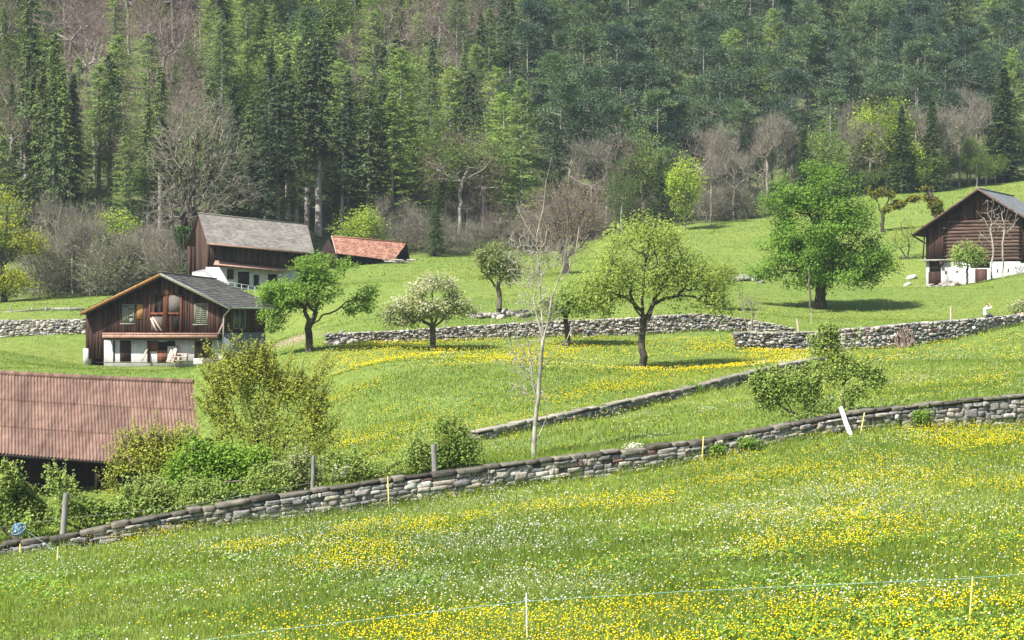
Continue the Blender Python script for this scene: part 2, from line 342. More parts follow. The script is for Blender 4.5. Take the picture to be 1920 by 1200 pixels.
def H(x, y):
    x = np.atleast_1d(np.asarray(x, float)); y = np.atleast_1d(np.asarray(y, float))
    i = np.clip(np.searchsorted(xs, x) - 1, 0, len(xs) - 2); j = np.clip(np.searchsorted(ys, y) - 1, 0, len(ys) - 2)
    fx = np.clip((x - xs[i]) / (xs[i+1] - xs[i]), 0, 1); fy = np.clip((y - ys[j]) / (ys[j+1] - ys[j]), 0, 1)
    return (GZ[j, i]*(1-fx) + GZ[j, i+1]*fx)*(1-fy) + (GZ[j+1, i]*(1-fx) + GZ[j+1, i+1]*fx)*fy
def Hs(x, y): return float(H(x, y)[0])
def hit(px, py, y0=26, y1=420):
    Y = np.arange(y0, y1, .25); dx = (px - 960) / F; dz = (600 - py) / F
    below = dz * Y <= H(dx * Y, Y)
    k = int(np.argmax(below)) if below.any() else len(Y) - 1
    y = Y[k]; return np.array([dx * y, y, Hs(dx * y, y)])
def gnd(px, Y):
    x = (px - 960) / F * Y; return np.array([x, Y, Hs(x, Y)])

mg = MB(); nx = len(xs); ny = len(ys)
idx = np.arange(nx * ny).reshape(ny, nx)
q = np.stack([idx[:-1, :-1], idx[:-1, 1:], idx[1:, 1:], idx[1:, :-1]], -1).reshape(-1, 4)
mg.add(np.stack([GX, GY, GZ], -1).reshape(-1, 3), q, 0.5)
t = NT('meadow_soil')
vec = t.coords()
n1 = t.noise(vec, 0.06, 3); n2 = t.noise(vec, 1.3, 5); n3 = t.noise(vec, 14, 6, .7)
cg = t.ramp(n2, [(0.3, (0.12, 0.165, 0.035)), (0.7, (0.18, 0.24, 0.055))])
cg = t.mix(1.0, cg, t.ramp(n3, [(0.3, (0.6, 0.68, 0.6)), (0.7, (1.3, 1.25, 1.2))]), 'MULTIPLY')
cg = t.mix(1.0, cg, t.ramp(n1, [(0.35, (0.88, 0.95, 0.9)), (0.65, (1.12, 1.05, 1.0))]), 'MULTIPLY')
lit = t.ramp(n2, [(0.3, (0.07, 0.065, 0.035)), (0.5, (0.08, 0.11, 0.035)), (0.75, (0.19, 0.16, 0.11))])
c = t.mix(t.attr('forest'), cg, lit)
c = t.mix(t.attr('dirt'), c, t.ramp(n3, [(0.3, (0.2, 0.15, 0.1)), (0.7, (0.36, 0.29, 0.2))]))
M['soil'] = t.finish(c, .95, n3, .6, .08)
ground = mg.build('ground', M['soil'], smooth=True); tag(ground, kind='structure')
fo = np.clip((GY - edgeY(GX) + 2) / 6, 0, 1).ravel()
di = np.zeros(nx * ny)
for (px, py, Y, r) in [(548, 640, 137, 1.3), (1730, 540, 184, 2.0), (1760, 545, 183, 2.2), (1790, 538, 182, 1.6)]:
    g = P(px, py, Y); di = np.maximum(di, np.exp(-((GX.ravel() - g[0])**2 + ((GY.ravel() - g[1]) * .7)**2) / r**2))
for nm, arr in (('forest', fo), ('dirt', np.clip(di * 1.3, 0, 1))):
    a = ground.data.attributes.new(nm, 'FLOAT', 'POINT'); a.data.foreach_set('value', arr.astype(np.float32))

# ------------------------------------------------------------------ dry stone walls
def stone_template(k):
    pts = {}; V = []; Fq = []
    def vid(p):
        key = tuple(np.round(p, 5))
        if key not in pts: pts[key] = len(V); V.append(p)
        return pts[key]
    g = np.linspace(-1, 1, k + 1)
    for ax in range(3):
        for s in (-1, 1):
            for i in range(k):
                for j in range(k):
                    cs = []
                    for (a, b) in ((i, j), (i+1, j), (i+1, j+1), (i, j+1)):
                        p = np.zeros(3); p[ax] = s; p[(ax+1) % 3] = g[a]; p[(ax+2) % 3] = g[b]; cs.append(vid(p))
                    Fq.append(cs if s > 0 else cs[::-1])
    return np.array(V), np.array(Fq)
ST3 = stone_template(4); ST2 = stone_template(2)
def stones(mb, C, ax, ay, az, tmpl, rng, jit=.08, att=None, mi=0, pn=5.0):
    """C centres, ax/ay/az half-axis vectors (N,3)"""
    V, Q = tmpl; N = len(C)
    p = V / (np.abs(V) ** pn).sum(1)[:, None] ** (1 / pn)
    p = p[None] + rng.normal(0, jit, (N, len(V), 3)) * np.array([.6, .6, 1])[None, None]
    W = C[:, None] + p[:, :, 0:1] * ax[:, None] + p[:, :, 1:2] * ay[:, None] + p[:, :, 2:3] * az[:, None]
    Fq = (Q[None] + (np.arange(N) * len(V))[:, None, None]).reshape(-1, 4)
    if att is None: att = rng.random(N)
    mb.add(W.reshape(-1, 3), Fq, np.repeat(att, len(Q)), mi)
def resample(pts, step):
    pts = np.asarray(pts, float); d = np.r_[0, np.cumsum(np.linalg.norm(np.diff(pts[:, :2], axis=0), axis=1))]
    s = np.arange(0, d[-1], step); return s, np.stack([np.interp(s, d, pts[:, k]) for k in range(pts.shape[1])], 1), d[-1]
def wall(name, label, prof, ch=.17, sl=(.16, .5), thick=.5, tmpl=ST2, mat='stone', coping=None, seed=1, smooth=True, rough=.25, bury=.25):
    """prof: rows (px, py_top, py_base, Y); the path runs along the ground at depth Y"""
    rng = np.random.default_rng(seed)
    rows = []
    for px, pt, pb, Y in prof:
        g = gnd(px, Y); zt = (600 - pt) / F * Y
        rows.append((g[0], g[1], g[2] - bury, max(zt, g[2] + .3)))
    s, R, L = resample(rows, .1)
    at = lambda x: np.array([np.interp(x, s, R[:, k]) for k in range(4)]).T
    dirv = lambda x: (lambda d: d / np.linalg.norm(d, axis=1)[:, None])(at(np.minimum(x + .3, L))[:, :2] - at(np.maximum(x - .3, 0))[:, :2])
    base = at(np.array([L / 2]))[0][:3]
    mb = MB()
    hm = (R[:, 3] - R[:, 2]); nc = max(2, int(round(np.median(hm) / ch))); ctop = .14 if coping else 0
    C = []; A1 = []; A3 = []
    for j in range(nc):
        x = -rng.random() * .2; u = rng.random() * 100
        while x < L:
            l = rng.uniform(*sl) * (1.4 if rng.random() < .12 else 1)
            f0 = (j + (noise2(np.array([x * 1.1]), np.array([j * 3.7]), seed)[0] - .5) * .9) / nc
            f1 = (j + 1 + (noise2(np.array([x * 1.1]), np.array([(j + 1) * 3.7]), seed)[0] - .5) * .9) / nc
            if j == 0: f0 = 0
            if j == nc - 1: f1 = 1
            tall = rng.random() < .2 and j < nc - 1
            C.append((x + l / 2, f0, f1 + (.6 / nc if tall else 0))); A1.append(l / 2); x += l * .97
    C = np.array(C); A1 = np.array(A1); keep = (C[:, 0] < L) & (C[:, 0] > 0); C = C[keep]; A1 = A1[keep]
    Rr = at(C[:, 0]); hh = Rr[:, 3] - Rr[:, 2] - ctop
    ztop = np.minimum(C[:, 2], 1.0)
    zc = Rr[:, 2] + hh * (C[:, 1] + ztop) / 2; zh = hh * (ztop - C[:, 1]) / 2 * 1.04
    if not coping: zc = zc + rng.normal(0, .02, len(zc)); 
    d = dirv(C[:, 0]); dd = np.c_[d, (at(np.minimum(C[:, 0] + .3, L))[:, 2] - at(np.maximum(C[:, 0] - .3, 0))[:, 2]) / .6]
    nrm = np.c_[d[:, 1], -d[:, 0], np.zeros(len(d))]
    cen = np.c_[Rr[:, :2], zc] + nrm * rng.normal(0, rough * .1, len(d))[:, None]
    ax = dd * (A1 * 1.0)[:, None]; ay = nrm * (thick / 2 * rng.uniform(.93, 1.07, len(d)))[:, None]
    tilt = rng.normal(0, .14, len(d)); az = np.c_[d * (tilt * zh)[:, None], zh]
    stones(mb, cen, ax, ay, az, tmpl, rng, rough * .26, mi=0, pn=10.0)
    # inner core, its dark colour stands in for shade in the gaps
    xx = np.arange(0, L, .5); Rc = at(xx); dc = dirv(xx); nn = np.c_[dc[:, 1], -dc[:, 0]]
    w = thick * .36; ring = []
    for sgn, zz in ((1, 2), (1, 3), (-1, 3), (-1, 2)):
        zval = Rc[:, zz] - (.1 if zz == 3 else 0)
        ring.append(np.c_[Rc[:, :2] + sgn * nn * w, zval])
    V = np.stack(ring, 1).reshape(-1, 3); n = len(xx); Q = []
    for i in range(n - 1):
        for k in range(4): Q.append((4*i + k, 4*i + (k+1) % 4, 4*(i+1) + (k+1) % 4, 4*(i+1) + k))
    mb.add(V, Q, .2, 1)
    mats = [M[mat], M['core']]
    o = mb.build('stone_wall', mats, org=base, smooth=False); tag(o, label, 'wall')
    if coping:
        cb = MB(); x = 0; C = []; A = []
        while x < L:
            l = rng.uniform(.35, 1.1); C.append(x + l / 2); A.append(l / 2); x += l
        C = np.array(C); A = np.array(A); C = np.minimum(C, L - .05)
        Rr = at(C); d = dirv(C); dz = (at(np.minimum(C + .4, L))[:, 3] - at(np.maximum(C - .4, 0))[:, 3]) / .8
        nrm = np.c_[d[:, 1], -d[:, 0], np.zeros(len(d))]; hz = rng.uniform(.035, .09, len(C))
        cen = np.c_[Rr[:, :2], Rr[:, 3] - hz * .9 + rng.normal(0, .02, len(C))]
        stones(cb, cen, np.c_[d, dz] * (A * .96)[:, None], nrm * (thick / 2 * 1.14 + rng.normal(0, .02, len(C)))[:, None], np.c_[0*hz, 0*hz, hz], ST3, rng, .022, mi=0, pn=16)
        c = cb.build('coping', M[coping], org=base, parent=o)
    return o

W1 = [(-60,1030,1050,56.4),(0,1020,1042,57),(110,1003,1030,57.5),(167,992,1022,57.8),(267,970,1004,58.3),(350,955,992,58.8),(447,938,982,59.3),(547,923,969,60),(640,909,962,60.5),(760,892,944,61),(893,875,924,61.6),(993,862,908,62.2),(1093,850,897,62.8),(1200,838,883,63.3),(1315,823,862,64),(1427,802,838,64.7),(1565,777,811,65.7),(1681,762,803,66.5),(1835,746,798,67.4),(1920,740,797,68),(2000,732,792,68.6)]
wall1 = wall('w1', 'long dry stone wall with dark weathered coping slabs along the top edge of the foreground meadow', W1, ch=.15, sl=(.1, .58), thick=.5, tmpl=ST3, coping='coping', seed=3, rough=.3)
W2 = [(888,808,827,75),(1010,783,802,78),(1130,759,780,81),(1210,742,760,84),(1289,726,738,87),(1315,718,731,88.5),(1427,691,708,93),(1500,675,697,96),(1535,671,690,97.5)]
wall2 = wall('w2', 'low stone wall with pale coping cutting diagonally across the middle meadow', W2, ch=.15, sl=(.13, .42), thick=.45, tmpl=ST3, coping='coping_pale', seed=5, rough=.3)
W3 = [(612,625,647,127),(727,621,640,128),(860,612,637,128),(960,606,634,128.5),(1060,601,632,129),(1193,595,634,129.5),(1260,590,634,130),(1330,588,632,130.5),(1411,600,632,130.5),(1488,614,640,130)]
wall3 = wall('w3', 'long pale dry stone wall behind the orchard trees, curving over a crest at its right end', W3, ch=.13, sl=(.11, .34), thick=.8, mat='stone_pale', seed=7, rough=.45)
W4 = [(1381,622,653,118.5),(1450,623,657,119),(1527,621,657,119.5),(1600,615,655,119.8),(1640,612,654,120),(1681,608,651,120.4),(1758,602,641,121.3),(1835,597,627,122.6),(1880,592,616,123.6),(1920,589,609,124.6),(1990,583,602,126.5)]
wall4 = wall('w4', 'broad rough stone wall below the log barn, running out at the right edge under the seated person', W4, ch=.13, sl=(.11, .34), thick=.8, mat='stone_pale', seed=9, rough=.45)
W5 = [(-60,601,632,157),(0,600,631,157),(80,599,627,156.5),(162,598,624,156)]
wall5 = wall('w5', 'pale rubble stone wall left of the wooden barn house, ending behind it', W5, ch=.17, sl=(.16, .45), thick=.8, mat='stone_pale', seed=11, rough=.45)
# ends of terrace walls: cross piece where the upper wall meets the lower
def rubble(label, spots, seed, size=.22, mat='stone_pale', name='stone_pile', cat='stones'):
    rng = np.random.default_rng(seed); mb = MB(); C = []
    g0 = gnd(*spots[0][:2])
    for px, Y, n, r, h in spots:
        g = gnd(px, Y)
        for k in range(n):
            a = rng.normal(0, r, 2); hh = max(0, 1 - np.hypot(*a) / (2.2 * r)) * h * rng.random()
            C.append((g[0] + a[0], Y + a[1], Hs(g[0] + a[0], Y + a[1]) + hh + size * .25))
    C = np.array(C); N = len(C); s = size * rng.uniform(.6, 1.3, (N, 3)) * np.array([1, .9, .6])
    th = rng.random(N) * 6.28; X = np.c_[np.cos(th), np.sin(th), rng.normal(0, .2, N)]; Y_ = np.c_[-np.sin(th), np.cos(th), rng.normal(0, .2, N)]
    stones(mb, C, X * s[:, :1], Y_ * s[:, 1:2], np.c_[np.zeros((N, 2)), s[:, 2]], ST2, rng, .1)
    return tag(mb.build(name, M[mat], org=g0), label, cat)
# ------------------------------------------------------------------ plants
def leaves(mb, C, rng, size, att=None, up=.5, asp=.6, out=None):
    N = len(C)
    if N == 0: return
    n = rng.normal(0, .8, (N, 3)); n[:, 2] = np.abs(n[:, 2]) * .6 + up * .5; n += np.array([-.55, -.55, .8]) * .95      # leaves turn to the light
    if out is not None: n += out
    n /= np.linalg.norm(n, axis=1)[:, None]
    d = np.cross(n, rng.normal(0, 1, (N, 3))); d /= np.linalg.norm(d, axis=1)[:, None] + 1e-9
    s = np.cross(n, d); L = (size * rng.uniform(.6, 1.35, N))[:, None]
    V = np.stack([C - d*L*.5, C + s*L*asp*.5 + n*L*.08, C + d*L*.5, C - s*L*asp*.5 + n*L*.08], 1).reshape(-1, 3)
    Q = np.arange(4 * N).reshape(N, 4)
    mb.add(V, Q, rng.random(N) if att is None else att)

def grow(init, pts, bf=.3):
    pos = []; par = []
    for k, pl in enumerate(init):
        pl = np.asarray(pl, float)
        if k == 0 or pl.shape[1] == 3 and k == 0: prev = -1
        else:
            prev = int(np.argmin(((np.array(pos) - pl[0]) ** 2).sum(1))) if pos else -1
            if pos and ((np.array(pos)[prev] - pl[0]) ** 2).sum() > 1e-4 and getattr(grow, 'free', False): prev = -1
        for p in pl:
            if prev >= 0 and ((pos[prev] - p) ** 2).sum() < 1e-8: continue
            pos.append(p); par.append(prev); prev = len(pos) - 1
    n0 = len(pos); N = len(pts); P0 = np.array(pos)
    plen = np.zeros(n0 + N)
    for i in range(n0):
        if par[i] >= 0: plen[i] = plen[par[i]] + np.linalg.norm(P0[i] - P0[par[i]])
    lowcut = np.zeros(n0, bool)
    first = init[0]; lowcut[:max(1, len(first) - 1)] = len(first) > 2      # keep the lower trunk clear
    D = np.linalg.norm(pts[:, None] - P0[None], axis=2) + bf * plen[None, :n0]
    if lowcut.any() and not lowcut.all(): D[:, lowcut] += 1e3
    best = D.min(1); bp = D.argmin(1); done = np.zeros(N, bool)
    allp = np.concatenate([P0, np.zeros((N, 3))]); parr = np.concatenate([np.array(par), np.zeros(N, int)]); c = n0
    for _ in range(N):
        i = int(np.argmin(np.where(done, 1e9, best))); done[i] = True
        allp[c] = pts[i]; parr[c] = bp[i]; plen[c] = plen[bp[i]] + np.linalg.norm(pts[i] - allp[bp[i]])
        d = np.linalg.norm(pts - pts[i], axis=1) + bf * plen[c]
        m = d < best; best[m] = d[m]; bp[m] = c; c += 1
    return allp, parr
def subdivide(pos, par, thr, jit, rng):
    pos = list(pos); par = list(par); n = len(pos)
    for i in range(n):
        p = par[i]
        if p < 0: continue
        d = pos[i] - pos[p]; L = np.linalg.norm(d)
        if L > thr:
            m = (pos[i] + pos[p]) / 2 + rng.normal(0, jit * L, 3); pos.append(m); par.append(p); par[i] = len(pos) - 1
    return np.array(pos), np.array(par)
def radii(par, R, rt, nroot=1):
    n = len(par); ch = [[] for _ in range(n)]; roots = []
    for i, p in enumerate(par):
        if p >= 0: ch[p].append(i)
        else: roots.append(i)
    order = []; st = list(roots)
    while st:
        i = st.pop(); order.append(i); st.extend(ch[i])
    cnt = np.zeros(n)
    for i in reversed(order):
        cnt[i] = max(1, sum(cnt[c] for c in ch[i]))
    top = max(cnt[r] for r in roots); p = math.log(R / rt) / math.log(max(top, 2))
    return rt * cnt ** p, cnt

def ell(px, py, rx, rz, Y, dy=0, ry=None):
    c = P(px, py, Y); c[1] += dy; k = Y / F
    return (c[0], c[1], c[2], rx * k, (ry if ry else rx) * k, rz * k)
def crown_pts(ells, n, rng, shell=.45, nscale=.5, thr=.42, seed=0):
    E = np.array(ells); vol = E[:, 3] * E[:, 4] * E[:, 5]; out = []
    tot = 0
    while tot < n:
        k = rng.choice(len(E), n, p=vol / vol.sum()); d = rng.normal(0, 1, (n, 3)); d /= np.linalg.norm(d, axis=1)[:, None]
        r = rng.random(n)[:, None] ** shell; p = E[k, :3] + d * r * E[k, 3:]
        nz = noise3(p, nscale, seed); p = p[nz > min(thr, np.quantile(nz, .6))]; out.append(p); tot += len(p)
    return np.concatenate(out)[:n]

def tree(name, label, cat, base, stems, ells, leaf=None, n=350, R=.2, rt=.012, nl=9000, ls=.14, spread=.28, bark='bark', bf=.3,
         seed=1, nscale=.55, thr=.44, group=None, up=.5, crown='crown', trunk='trunk', shell=.45, attf=None, twig=None, twig_r=.03, sides=6, droop=0, vbias=None, shoots=0, shoot_len=1.0, fuzz=0, fuzz_len=1.0, rmin=0, wob=1.0):
    """base: ground point; stems: list of polylines in (px,py[,dy]) at the tree's depth; ells: pixel ellipsoids"""
    rng = np.random.default_rng(seed); base = np.asarray(base, float); Y = base[1]
    init = []
    for k, pl in enumerate(stems):
        w = [P(p[0], p[1], Y) + np.array([0, p[2] if len(p) > 2 else 0, 0]) for p in pl]
        if k == 0: w[0] = base - np.array([0, 0, .08])
        init.append(w)
    pts = crown_pts([ell(*e[:4], Y, *(e[4:])) for e in ells], n, rng, shell, nscale, thr, seed)
    pos, par = grow(init, pts, bf)
    pos, par = subdivide(pos, par, .5, .07 * wob, rng); pos, par = subdivide(pos, par, .45, .05 * wob, rng)
    r, cnt = radii(par, R, rt)
    r = np.maximum(r, rmin); r = r * (1 + .25 * np.exp(-np.maximum(pos[:, 2] - base[2], 0) / .35))
    if fuzz:
        tip = np.where(cnt <= 5)[0]; kf = rng.choice(tip, fuzz); df = pos[kf] - pos[tip].mean(0); df /= np.linalg.norm(df, axis=1)[:, None]; df = df * .7 + rng.normal(0, .45, df.shape); df[:, 2] += .3
        nf0 = len(pos); pos = np.concatenate([pos, pos[kf] + df * rng.uniform(.3, .9, fuzz)[:, None] * fuzz_len]); par = np.concatenate([par, kf]); r = np.concatenate([r, np.full(fuzz, rt * .5)]); cnt = np.concatenate([cnt, np.ones(fuzz)])
    root = thing(name, label, cat, base, group); tb_extra = MB()
    if leaf is None or twig:
        tb = MB(); big = r >= twig_r; pb = np.where(big, par, -1); tubes(tb, pos, pb, r, sides, rng.random(len(par)))
        tb.build(trunk, M[bark], org=base, parent=root, smooth=True)
        cb = MB(); tubes(cb, pos, np.where(~big, par, -1), r, 3, rng.random(len(par)))
        if leaf is None: cb.build(crown, M[twig or bark], org=base, parent=root)
    else:
        tb = MB(); tubes(tb, pos, par, r, sides, rng.random(len(par))); tb.build(trunk, M[bark], org=base, parent=root, smooth=True)
        cb = MB()
    if leaf is not None:
        mi = 0
        tipmask = np.where(cnt <= 6)[0]; tipmask = tipmask[pos[tipmask, 2] > base[2] + .25]
        k = rng.choice(tipmask, nl); C = pos[k] + rng.normal(0, spread, (nl, 3)) * np.array([1, 1, .7])
        C[:, 2] -= droop * rng.random(nl)
        cen = pos[tipmask].mean(0); out = C - cen; out /= np.linalg.norm(out, axis=1)[:, None] + 1e-6
        att = np.clip(rng.normal(.5, .24, nl) + (noise3(C, 1.3, seed) - .5) * .5, 0, 1)
        if vbias: att = np.clip(att + vbias(C, rng), 0, 1)
        C = C[C[:, 2] > H(C[:, 0], C[:, 1]) + .03]; att = att[:len(C)]; out = out[:len(C)]
        cb2 = MB(); leaves(cb2, C, rng, ls, att, up, out=out * .7)
        if shoots:                                   # upright young shoots with leaves along them
            outer = tipmask[np.argsort(-(np.linalg.norm((pos[tipmask] - cen) * [1, 1, 1.2], axis=1) + (pos[tipmask, 2] - cen[2]) + rng.normal(0, .25, len(tipmask))))[:max(10, len(tipmask) // 2)]]
            kk = rng.choice(outer, shoots); a = pos[kk]; dr = (a - cen) * [.35, .35, 0]; dr[:, 2] = 1.0; dr += rng.normal(0, .2, dr.shape); dr /= np.linalg.norm(dr, axis=1)[:, None]
            ln = rng.uniform(.25, 1.0, shoots) * shoot_len
            p2 = np.concatenate([a, a + dr * ln[:, None]]); pr2 = np.concatenate([np.full(shoots, -1), np.arange(shoots)])
            tubes(tb_extra, p2, pr2, np.full(2 * shoots, .006), 3, .5)
            m = 26; T = rng.random((shoots, m)); C2 = (a[:, None] + dr[:, None] * (ln[:, None] * T)[:, :, None]).reshape(-1, 3) + rng.normal(0, .035, (shoots * m, 3))
            leaves(cb2, C2, rng, ls * .85, np.clip(rng.normal(.62, .2, shoots * m), 0, 1), .3)
        if twig: 
            cb.f = [(f, a, k_ + 1) for f, a, k_ in cb.f]
            for vv, ff in zip(cb2.v, cb2.f): cb.v.append(vv); cb.f.append((ff[0] + cb.n, ff[1], ff[2])); cb.n += len(vv)
            cb.build(crown, [M[leaf], M[twig]], org=base, parent=root)
        else:
            if tb_extra.n:
                cb2.f = [(f_, a_, k_) for f_, a_, k_ in cb2.f]
                for vv, ff in zip(tb_extra.v, tb_extra.f): cb2.v.append(vv); cb2.f.append((ff[0] + cb2.n, ff[1], ff[2] + 1)); cb2.n += len(vv)
            cb2.build(crown, [M[leaf], M[bark]], org=base, parent=root)
    return root

# ---- conifer and broadleaf patterns of the hillside wood (built at the origin, then copied)
def poly_trunk(mb, Hh, R, rng, lean=.02, top=.03):
    k = np.linspace(0, 1, 9); x = np.cumsum(rng.normal(0, lean * Hh / 9, 9)) * .4; y = np.cumsum(rng.normal(0, lean * Hh / 9, 9)) * .4
    pts = np.c_[x, y, k * Hh]; pts[0] = (0, 0, -.6)
    mb.tube(pts, R * (1 - k) ** .8 + top, 6, rng.random()); return lambda z: np.array([np.interp(z, pts[:, 2], pts[:, 0]), np.interp(z, pts[:, 2], pts[:, 1])]).T
def conifer(kind, seed, Hh, R, zb, per_m, nb, nt, bl, bw, droop, pw=.85, bark='bark_conifer'):
    rng = np.random.default_rng(seed); tb = MB(); ctr = poly_trunk(tb, Hh, Hh * .014, rng)
    z0 = zb * Hh; n = int((Hh - z0) * per_m)
    z = np.linspace(z0, Hh - .2, n).repeat(nb) + rng.normal(0, .2, n * nb)
    th = rng.random(len(z)) * 6.283
    fr = np.clip((z - z0) / (Hh - z0), 0, 1)
    L = R * ((1 - fr) ** pw * .95 + .05) * rng.uniform(.55, 1.12, len(z)) * np.where(fr < .12, .55 + fr * 3.7, 1)
    L *= (1 + .25 * np.sin(th * 2 + seed))
    if zb > .05:                                  # dead lower branch stubs
        m = int(10 * zb * 4); zz = rng.uniform(.3 * z0, z0, m); tt = rng.random(m) * 6.283; ll = rng.uniform(.4, 1.6, m)
        for a, b, l in zip(zz, tt, ll):
            c = ctr(a); tb.tube([(c[0], c[1], a), (c[0] + math.cos(b) * l, c[1] + math.sin(b) * l, a - .15 * l)], [.05, .015], 3)
    cb = MB()
    t_ = np.linspace(.18, 1, nt)
    T = np.tile(t_, len(z)) + rng.normal(0, .04, len(z) * nt); Z = z.repeat(nt); TH = th.repeat(nt); LL = L.repeat(nt)
    dirx = np.cos(TH); diry = np.sin(TH)
    rad = LL * T; c = ctr(Z)
    pz = Z - droop * LL * T ** 1.3 + .12 * LL * T ** 3
    C = np.c_[c[:, 0] + dirx * rad, c[:, 1] + diry * rad, pz]
    for sgn in (-1, 1):
        fan = TH + sgn * rng.uniform(.2, 1.2, len(TH)); l = bl * rng.uniform(.6, 1.3, len(TH)) * (1 - .5 * T) * (.35 + .65 * LL / R)
        l = np.maximum(l, .25)
        d = np.c_[np.cos(fan), np.sin(fan), -droop * .9 - rng.uniform(-.1, .35, len(TH))]; d /= np.linalg.norm(d, axis=1)[:, None]
        s = np.c_[-np.sin(fan), np.cos(fan), rng.normal(0, .45, len(TH))]; w = bw * rng.uniform(.6, 1.3, len(TH))
        A = C + rng.normal(0, .08, C.shape)
        V = np.stack([A, A + d * (l * .45)[:, None] + s * w[:, None] * .5, A + d * l[:, None], A + d * (l * .45)[:, None] - s * w[:, None] * .5], 1).reshape(-1, 3)
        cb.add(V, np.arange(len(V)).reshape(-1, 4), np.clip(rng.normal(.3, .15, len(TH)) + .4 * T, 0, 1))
    # branch wood
    return tb, cb
def pine_tpl(seed, Hh, R, zb):
    rng = np.random.default_rng(seed); tb = MB(); ctr = poly_trunk(tb, Hh * .96, Hh * .013, rng, .04)
    cb = MB(); n = 34; z = rng.uniform(zb * Hh, Hh, n); z[:4] = Hh * np.array([1, .98, .95, .93]); fr = (z - zb * Hh) / (Hh * (1 - zb))
    th = rng.random(n) * 6.283; rr = R * np.sqrt(np.clip(1 - (fr - .25) ** 2 / .6, .04, 1)) * rng.uniform(.25, 1, n)
    for a, t, r_ in zip(z, th, rr):
        c = ctr(min(a, Hh * .95)); e = np.array([c[0] + math.cos(t) * r_, c[1] + math.sin(t) * r_, a])
        tb.tube([(c[0], c[1], min(a, Hh * .95) - .3 * r_ ), tuple(e)], [.07, .03], 4, rng.random())
        m = 190; s = rng.uniform(.9, 1.65); off = rng.normal(0, 1, (m, 3)); off /= np.linalg.norm(off, axis=1)[:, None]
        off *= (rng.random(m) ** .4)[:, None] * np.array([1.15, 1.15, .5]) * s; C = e + off
        d = off + np.array([0, 0, .5]) + rng.normal(0, .3, (m, 3)); d /= np.linalg.norm(d, axis=1)[:, None]
        sd = np.cross(d, rng.normal(0, 1, (m, 3))); sd /= np.linalg.norm(sd, axis=1)[:, None]
        l = rng.uniform(.2, .42, m)[:, None]; w = .08
        V = np.stack([C, C + d*l*.5 + sd*w, C + d*l, C + d*l*.5 - sd*w], 1).reshape(-1, 3)
        cb.add(V, np.arange(len(V)).reshape(-1, 4), np.clip(rng.normal(.5, .16, m), 0, 1))
    return tb, cb
def broad_tpl(seed, Hh, R, zb, nl, n=330, rt=.02, nodes_leaf=True, ls=.3, Rt=None, slim=1.0):
    rng = np.random.default_rng(seed)
    ce = [(0, 0, Hh * (zb + 1) / 2, R, R, Hh * (1 - zb) / 2)]
    for k in range(4):
        a = rng.random() * 6.28; ce.append((math.cos(a) * R * .5, math.sin(a) * R * .5, Hh * rng.uniform(.6, .85), R * .5, R * .5, Hh * .16))
    pts = crown_pts(ce, n, rng, .5, .35, .47, seed)
    tr = [(0, 0, -.5), (rng.normal(0, .05), rng.normal(0, .05), Hh * zb * .6), (rng.normal(0, .1), rng.normal(0, .1), Hh * zb), (rng.normal(0, .2), rng.normal(0, .2), Hh * (zb + .25))]
    pos, par = grow([np.array(tr)], pts, .45)
    pos, par = subdivide(pos, par, 1.2, .03, rng); pos, par = subdivide(pos, par, 1.0, .03, rng)
    # extra fine twigs
    tip = np.arange(4, len(pos)); k = rng.choice(tip, 900 if nl == 0 else 300); dirs = (pos[k] - np.array([0, 0, Hh * .35])); dirs /= np.linalg.norm(dirs, axis=1)[:, None]
    dirs = dirs * .7 + rng.normal(0, .45, dirs.shape); dirs[:, 2] += .35
    npos = pos[k] + dirs * rng.uniform(.4, 1.2, len(k))[:, None]
    r, cnt = radii(par, Rt or Hh * .016, rt)
    tb = MB(); cb = MB(); big = r >= .055
    tubes(tb, pos, np.where(big, par, -1), r, 5, rng.random(len(par)))
    m = 1 if nl else 0
    tubes(cb, pos, np.where(~big, par, -1), r, 3, rng.random(len(par)), mi=m)
    p2 = np.concatenate([pos, npos]); par2 = np.concatenate([np.full(len(pos), -1), k]); r2 = np.concatenate([np.full(len(pos), rt * .9), np.full(len(npos), rt * .55)])
    tubes(cb, p2, par2, r2, 3, rng.random(len(par2)), mi=m)
    if nl:
        kk = rng.choice(len(p2) - 6, nl) + 6; C = p2[kk] + rng.normal(0, .38, (nl, 3)); leaves(cb, C, rng, ls, None, .4)
    return tb, cb
def tpl_object(name, label, cat, tb, cb, bark, leafm):
    root = thing(name, label, cat, (0, 0, 0)); tb.build('trunk', M[bark], parent=root, smooth=True)
    cb.build('crown', [M[m] for m in leafm] if isinstance(leafm, list) else M[leafm], parent=root); return root
TPL = {k: [] for k in ('spruce', 'spruce_tall', 'pine', 'larch', 'bare', 'grey', 'beech', 'lime', 'scrub', 'fir')}
